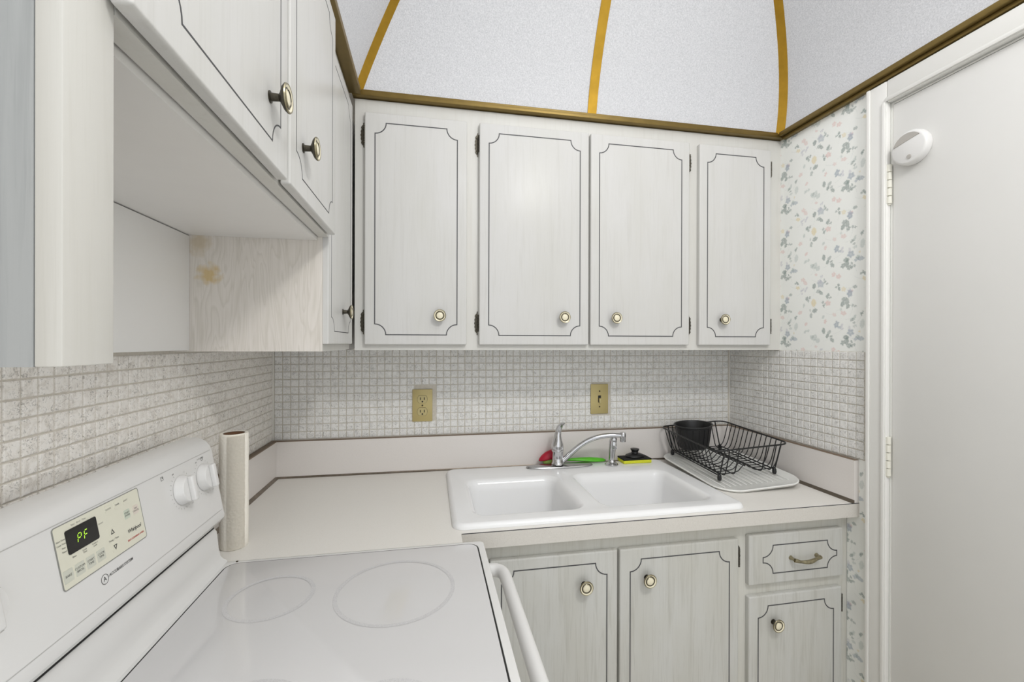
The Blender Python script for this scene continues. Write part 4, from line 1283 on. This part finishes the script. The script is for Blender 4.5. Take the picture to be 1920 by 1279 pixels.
# display with its green figures
dc = local(-1.0975, 1.1565)
bm = bmesh.new()
loft(bm, [[Vector((x, y, w)) for x, y in round_rect(-0.0290, 0.0290, -0.0172, 0.0172, 0.003, 4)] for w in (0.0009, 0.0018)], True, True)
dp = obj('display', remap(bm, dc), M['display'], cp, label='black display showing green PF')
def seg_digit(segs, cu_, cv):
    w, h, t, sh = 0.0062, 0.0062, 0.0013, 0.18
    lines = {'a': ((0, 2 * h), (w, 2 * h)), 'b': ((w, 2 * h), (w, h)), 'c': ((w, h), (w, 0)), 'd': ((0, 0), (w, 0)), 'e': ((0, h), (0, 0)), 'f': ((0, 2 * h), (0, h)), 'g': ((0, h), (w, h))}
    bm = bmesh.new()
    for s in segs:
        (a, b), (c, d) = lines[s]
        e = 0.0009
        if a == c:
            r = (a - t / 2, a + t / 2, min(b, d) + e, max(b, d) - e)
        else:
            r = (min(a, c) + e, max(a, c) - e, b - t / 2, b + t / 2)
        v4 = [bm.verts.new((cu_ + x + y * sh, cv + y, 0.0020)) for x, y in ((r[0], r[2]), (r[1], r[2]), (r[1], r[3]), (r[0], r[3]))]
        bm.faces.new(v4)
    return bm
bm = seg_digit('abefg', -0.0110, -0.0068)
obj('display_figures', remap(bm, dc), M['led'], dp, smooth=False)
bm = seg_digit('aefg', 0.0010, -0.0068)
obj('display_figures', remap(bm, dc), M['led'], dp, smooth=False)
def key(y, z, w, h, m, text, ts=0.0050):
    g = local(y, z)
    bm = bmesh.new()
    loft(bm, [[Vector((x, yy, ww)) for x, yy in round_rect(-w / 2, w / 2, -h / 2, h / 2, 0.0015, 3)] for ww in (0.0008, 0.0013)], True, True)
    k_ = obj('key', remap(bm, g), m, cp)
    if text:
        text_mesh(text, ts, lambda u, v, w_: g(u, v, 0.0015), M['ink'], 'key_lettering', k_)
for y, t in ((-1.1335, 'BAKE'), (-1.1130, 'CUSTOM\nBROIL'), (-1.0925, 'START\nTIME'), (-1.0720, 'COOK\nTIME')):
    key(y, 1.1145, 0.0165, 0.0175, M['key'], t, 0.0046)
for y, t in ((-1.0410, 'CLOCK'), (-1.0210, 'TIMER'), (-1.0010, 'LIGHT')):
    key(y, 1.1735, 0.0130, 0.0120, M['panel'], t, 0.0036)
key(-1.0030, 1.1510, 0.0140, 0.0150, M['key_green'], 'START\nENTER', 0.0042)
key(-0.9815, 1.1510, 0.0130, 0.0150, M['key_pink'], 'OFF\nCANCEL', 0.0040)
def arrow(z, up_):
    g = local(-1.0415, z)
    bm = bmesh.new()
    loft(bm, [[Vector((x, yy, ww)) for x, yy in round_rect(-0.0070, 0.0070, -0.0065, 0.0065, 0.0015, 3)] for ww in (0.0008, 0.0012)], True, True)
    k_ = obj('key', remap(bm, g), M['panel'], cp)
    bm = bmesh.new()
    s = 1 if up_ else -1
    tri = [(-0.0032, -0.003 * s), (0.0032, -0.003 * s), (0, 0.0034 * s)]
    strip(bm, tri if up_ else tri[::-1], 0.0012, 0.0013, 0.0015)
    obj('arrow_mark', remap(bm, g), M['ink'], k_, smooth=False)
arrow(1.1375, True)
arrow(1.1130, False)
def letter(t, y, z, size, m='ink', par=None, sh=0.0, name='lettering', sp_=1.0, thick=0.0):
    g = local(y, z)
    return text_mesh(t, size, lambda u, v, w_: g(u, v, 0.0012 if par is cp else 0.0005), M[m], name, par or con, sh, space=sp_, thick=thick)
letter('Temp / Time', -1.0415, 1.1250, 0.0042, 'ink', cp)
letter('Bake   Broil   Time', -1.100, 1.1775, 0.0036, 'ink_faint', cp)
letter('Start Time', -1.1350, 1.1640, 0.0034, 'ink', cp)
letter('Cook Time', -1.1350, 1.1585, 0.0034, 'ink', cp)
letter('Stop', -1.1320, 1.1530, 0.0034, 'ink', cp)
letter('Timer', -1.1320, 1.1475, 0.0034, 'ink', cp)
letter('Locked', -1.0610, 1.1590, 0.0034, 'ink_faint', cp)
letter('Bake', -1.1180, 1.1345, 0.0036, 'ink', cp)
letter('Cook\nTime', -1.0990, 1.1340, 0.0034, 'ink', cp)
letter('Control\nLock', -1.0790, 1.1345, 0.0034, 'ink', cp)
letter('Whirlpool', -0.9930, 1.1225, 0.0088, 'ink', cp, 0.25, 'logo_lettering', 0.9, 0.0001)
letter('SELF-CLEANING OVEN', -0.9930, 1.1090, 0.0040, 'ink_red', cp, 0.0, 'lettering', 1.0, 0.0001)
bm = flat_ring(bmesh.new(), (0, 0), 0.0068, 0.0076, 0.0005, 32)
obj('emblem', remap(bm, local(-1.0735, 1.0775)), M['ink'], con, smooth=False)
letter('A', -1.0735, 1.0775, 0.0100, 'ink', None, 0.0, 'emblem')
letter('ACCUBAKE SYSTEM', -1.0370, 1.0785, 0.0062, 'ink', None, 0.2, 'lettering', 1.0, 0.0001)
# thin printed lines above and below the face
for z in (1.1925, 1.046):
    bm = bmesh.new()
    n0 = on_face(YA - 0.012, z, 0.0); n1 = on_face(YZ + 0.012, z, 0.0)
    if z > 1.19:
        n0 = on_face(YA - 0.012, 1.1875); n1 = on_face(YZ + 0.012, 1.1875)
    w0 = Q * 0.0006
    vv_ = [bm.verts.new(p) for p in (n0 - w0 + NN * 0.0004, n1 - w0 + NN * 0.0004, n1 + w0 + NN * 0.0004, n0 + w0 + NN * 0.0004)]
    bm.faces.new(vv_)
    bmesh.ops.recalc_face_normals(bm, faces=bm.faces)
    obj('printed_line', bm, M['ink_pale'], con, smooth=False)
# knobs: round skirt with a raised finger grip
bm = bmesh.new()
lathe(bm, [(0.0300, 0.0004), (0.0300, 0.003), (0.0280, 0.0055), (0.0265, 0.0145), (0.0250, 0.0165), (0.001, 0.0170)], n=40, cap0=True, cap1=True)
me_sk = [v for v in bm.verts]
box(bm, -0.0072, 0.0072, -0.0255, 0.0255, 0.0160, 0.0265, 0.003, 3)
bmesh.ops.recalc_face_normals(bm, faces=bm.faces)
rotf = Matrix(((0, Q.x, NN.x), (1, Q.y, NN.y), (0, Q.z, NN.z)))
for v in bm.verts: v.co = rotf @ v.co
kme = mesh_of('control_knob', bm, M['enamel_satin'])
KN = [(-0.840, 1.1375), (-0.752, 1.1375), (-1.261, 1.1375), (-1.339, 1.1375)]
for (ky, kz) in KN:
    kb = inst('control_knob', kme, rg, on_face(ky, kz, 0.0003))
    WORLD[kb.name] = on_face(ky, kz, 0.0003)
    bm = bmesh.new()
    for i in range(22):
        a = math.radians(-240 + i * 300 / 21)
        c = Vector((0.0375 * math.cos(a), 0.0375 * math.sin(a), 0))
        t_ = Vector((math.cos(a), math.sin(a), 0)); s_ = Vector((-math.sin(a), math.cos(a), 0))
        q4 = [c + t_ * 0.0016 + s_ * 0.0004, c - t_ * 0.0016 + s_ * 0.0004, c - t_ * 0.0016 - s_ * 0.0004, c + t_ * 0.0016 - s_ * 0.0004]
        bm.faces.new([bm.verts.new(p) for p in q4])
    for v in bm.verts: v.co.z = 0.0005
    obj('dial_marks', remap(bm, local(ky, kz)), M['ink_faint'], con, smooth=False)
    letter('Off', ky - 0.020, kz + 0.0375, 0.0046, 'ink')
    letter('Low', ky + 0.028, kz - 0.0360, 0.0040, 'ink_faint')
    g = local(ky - 0.055 if ky in (-0.840, -1.339) else ky + 0.006, kz + 0.0400)
    bm = bmesh.new()
    strip(bm, [(-0.0035, -0.0035), (0.0035, -0.0035), (0.0035, 0.0035), (-0.0035, 0.0035)], 0.0005, 0.0004, 0.0006)
    flat_ring(bm, (0.0012, 0.0012), 0.0002, 0.0014, 0.0006, 10)
    obj('burner_symbol', remap(bm, g), M['ink'], con, smooth=False)
letter('Surface Units', -0.752, 1.1800, 0.0052, 'ink_faint')
# oven door, handle, drawer
ovd = obj('oven_door', B(0.6905, 0.732, YZ + 0.010, YA - 0.010, 0.20, 0.868, 0.006), M['enamel_satin'], rg)
bm = B(0.7323, 0.7345, YZ + 0.13, YA - 0.13, 0.36, 0.70, 0.001)
obj('oven_window', bm, M['display'], ovd)
bm = bmesh.new()
hz = 0.856
hp = [(0.7325, YA - 0.040, hz), (0.752, YA - 0.039, hz), (0.772, YA - 0.043, hz), (0.7845, YA - 0.058, hz), (0.788, YA - 0.085, hz), (0.788, YA - 0.14, hz)]
pth = smooth_path(hp, 5) + [Vector((0.788, YC, hz))]
pth += [Vector((p.x, 2 * YC - p.y, p.z)) for p in pth[-2::-1]]
tube(bm, pth, 0.0150, 16)
for v in bm.verts:
    v.co.z = hz + (v.co.z - hz) * 1.1
obj('handle', bm, M['enamel_satin'], ovd)
obj('storage_drawer', B(0.6905, 0.730, YZ + 0.010, YA - 0.010, 0.04, 0.192, 0.006), M['enamel_satin'], rg)
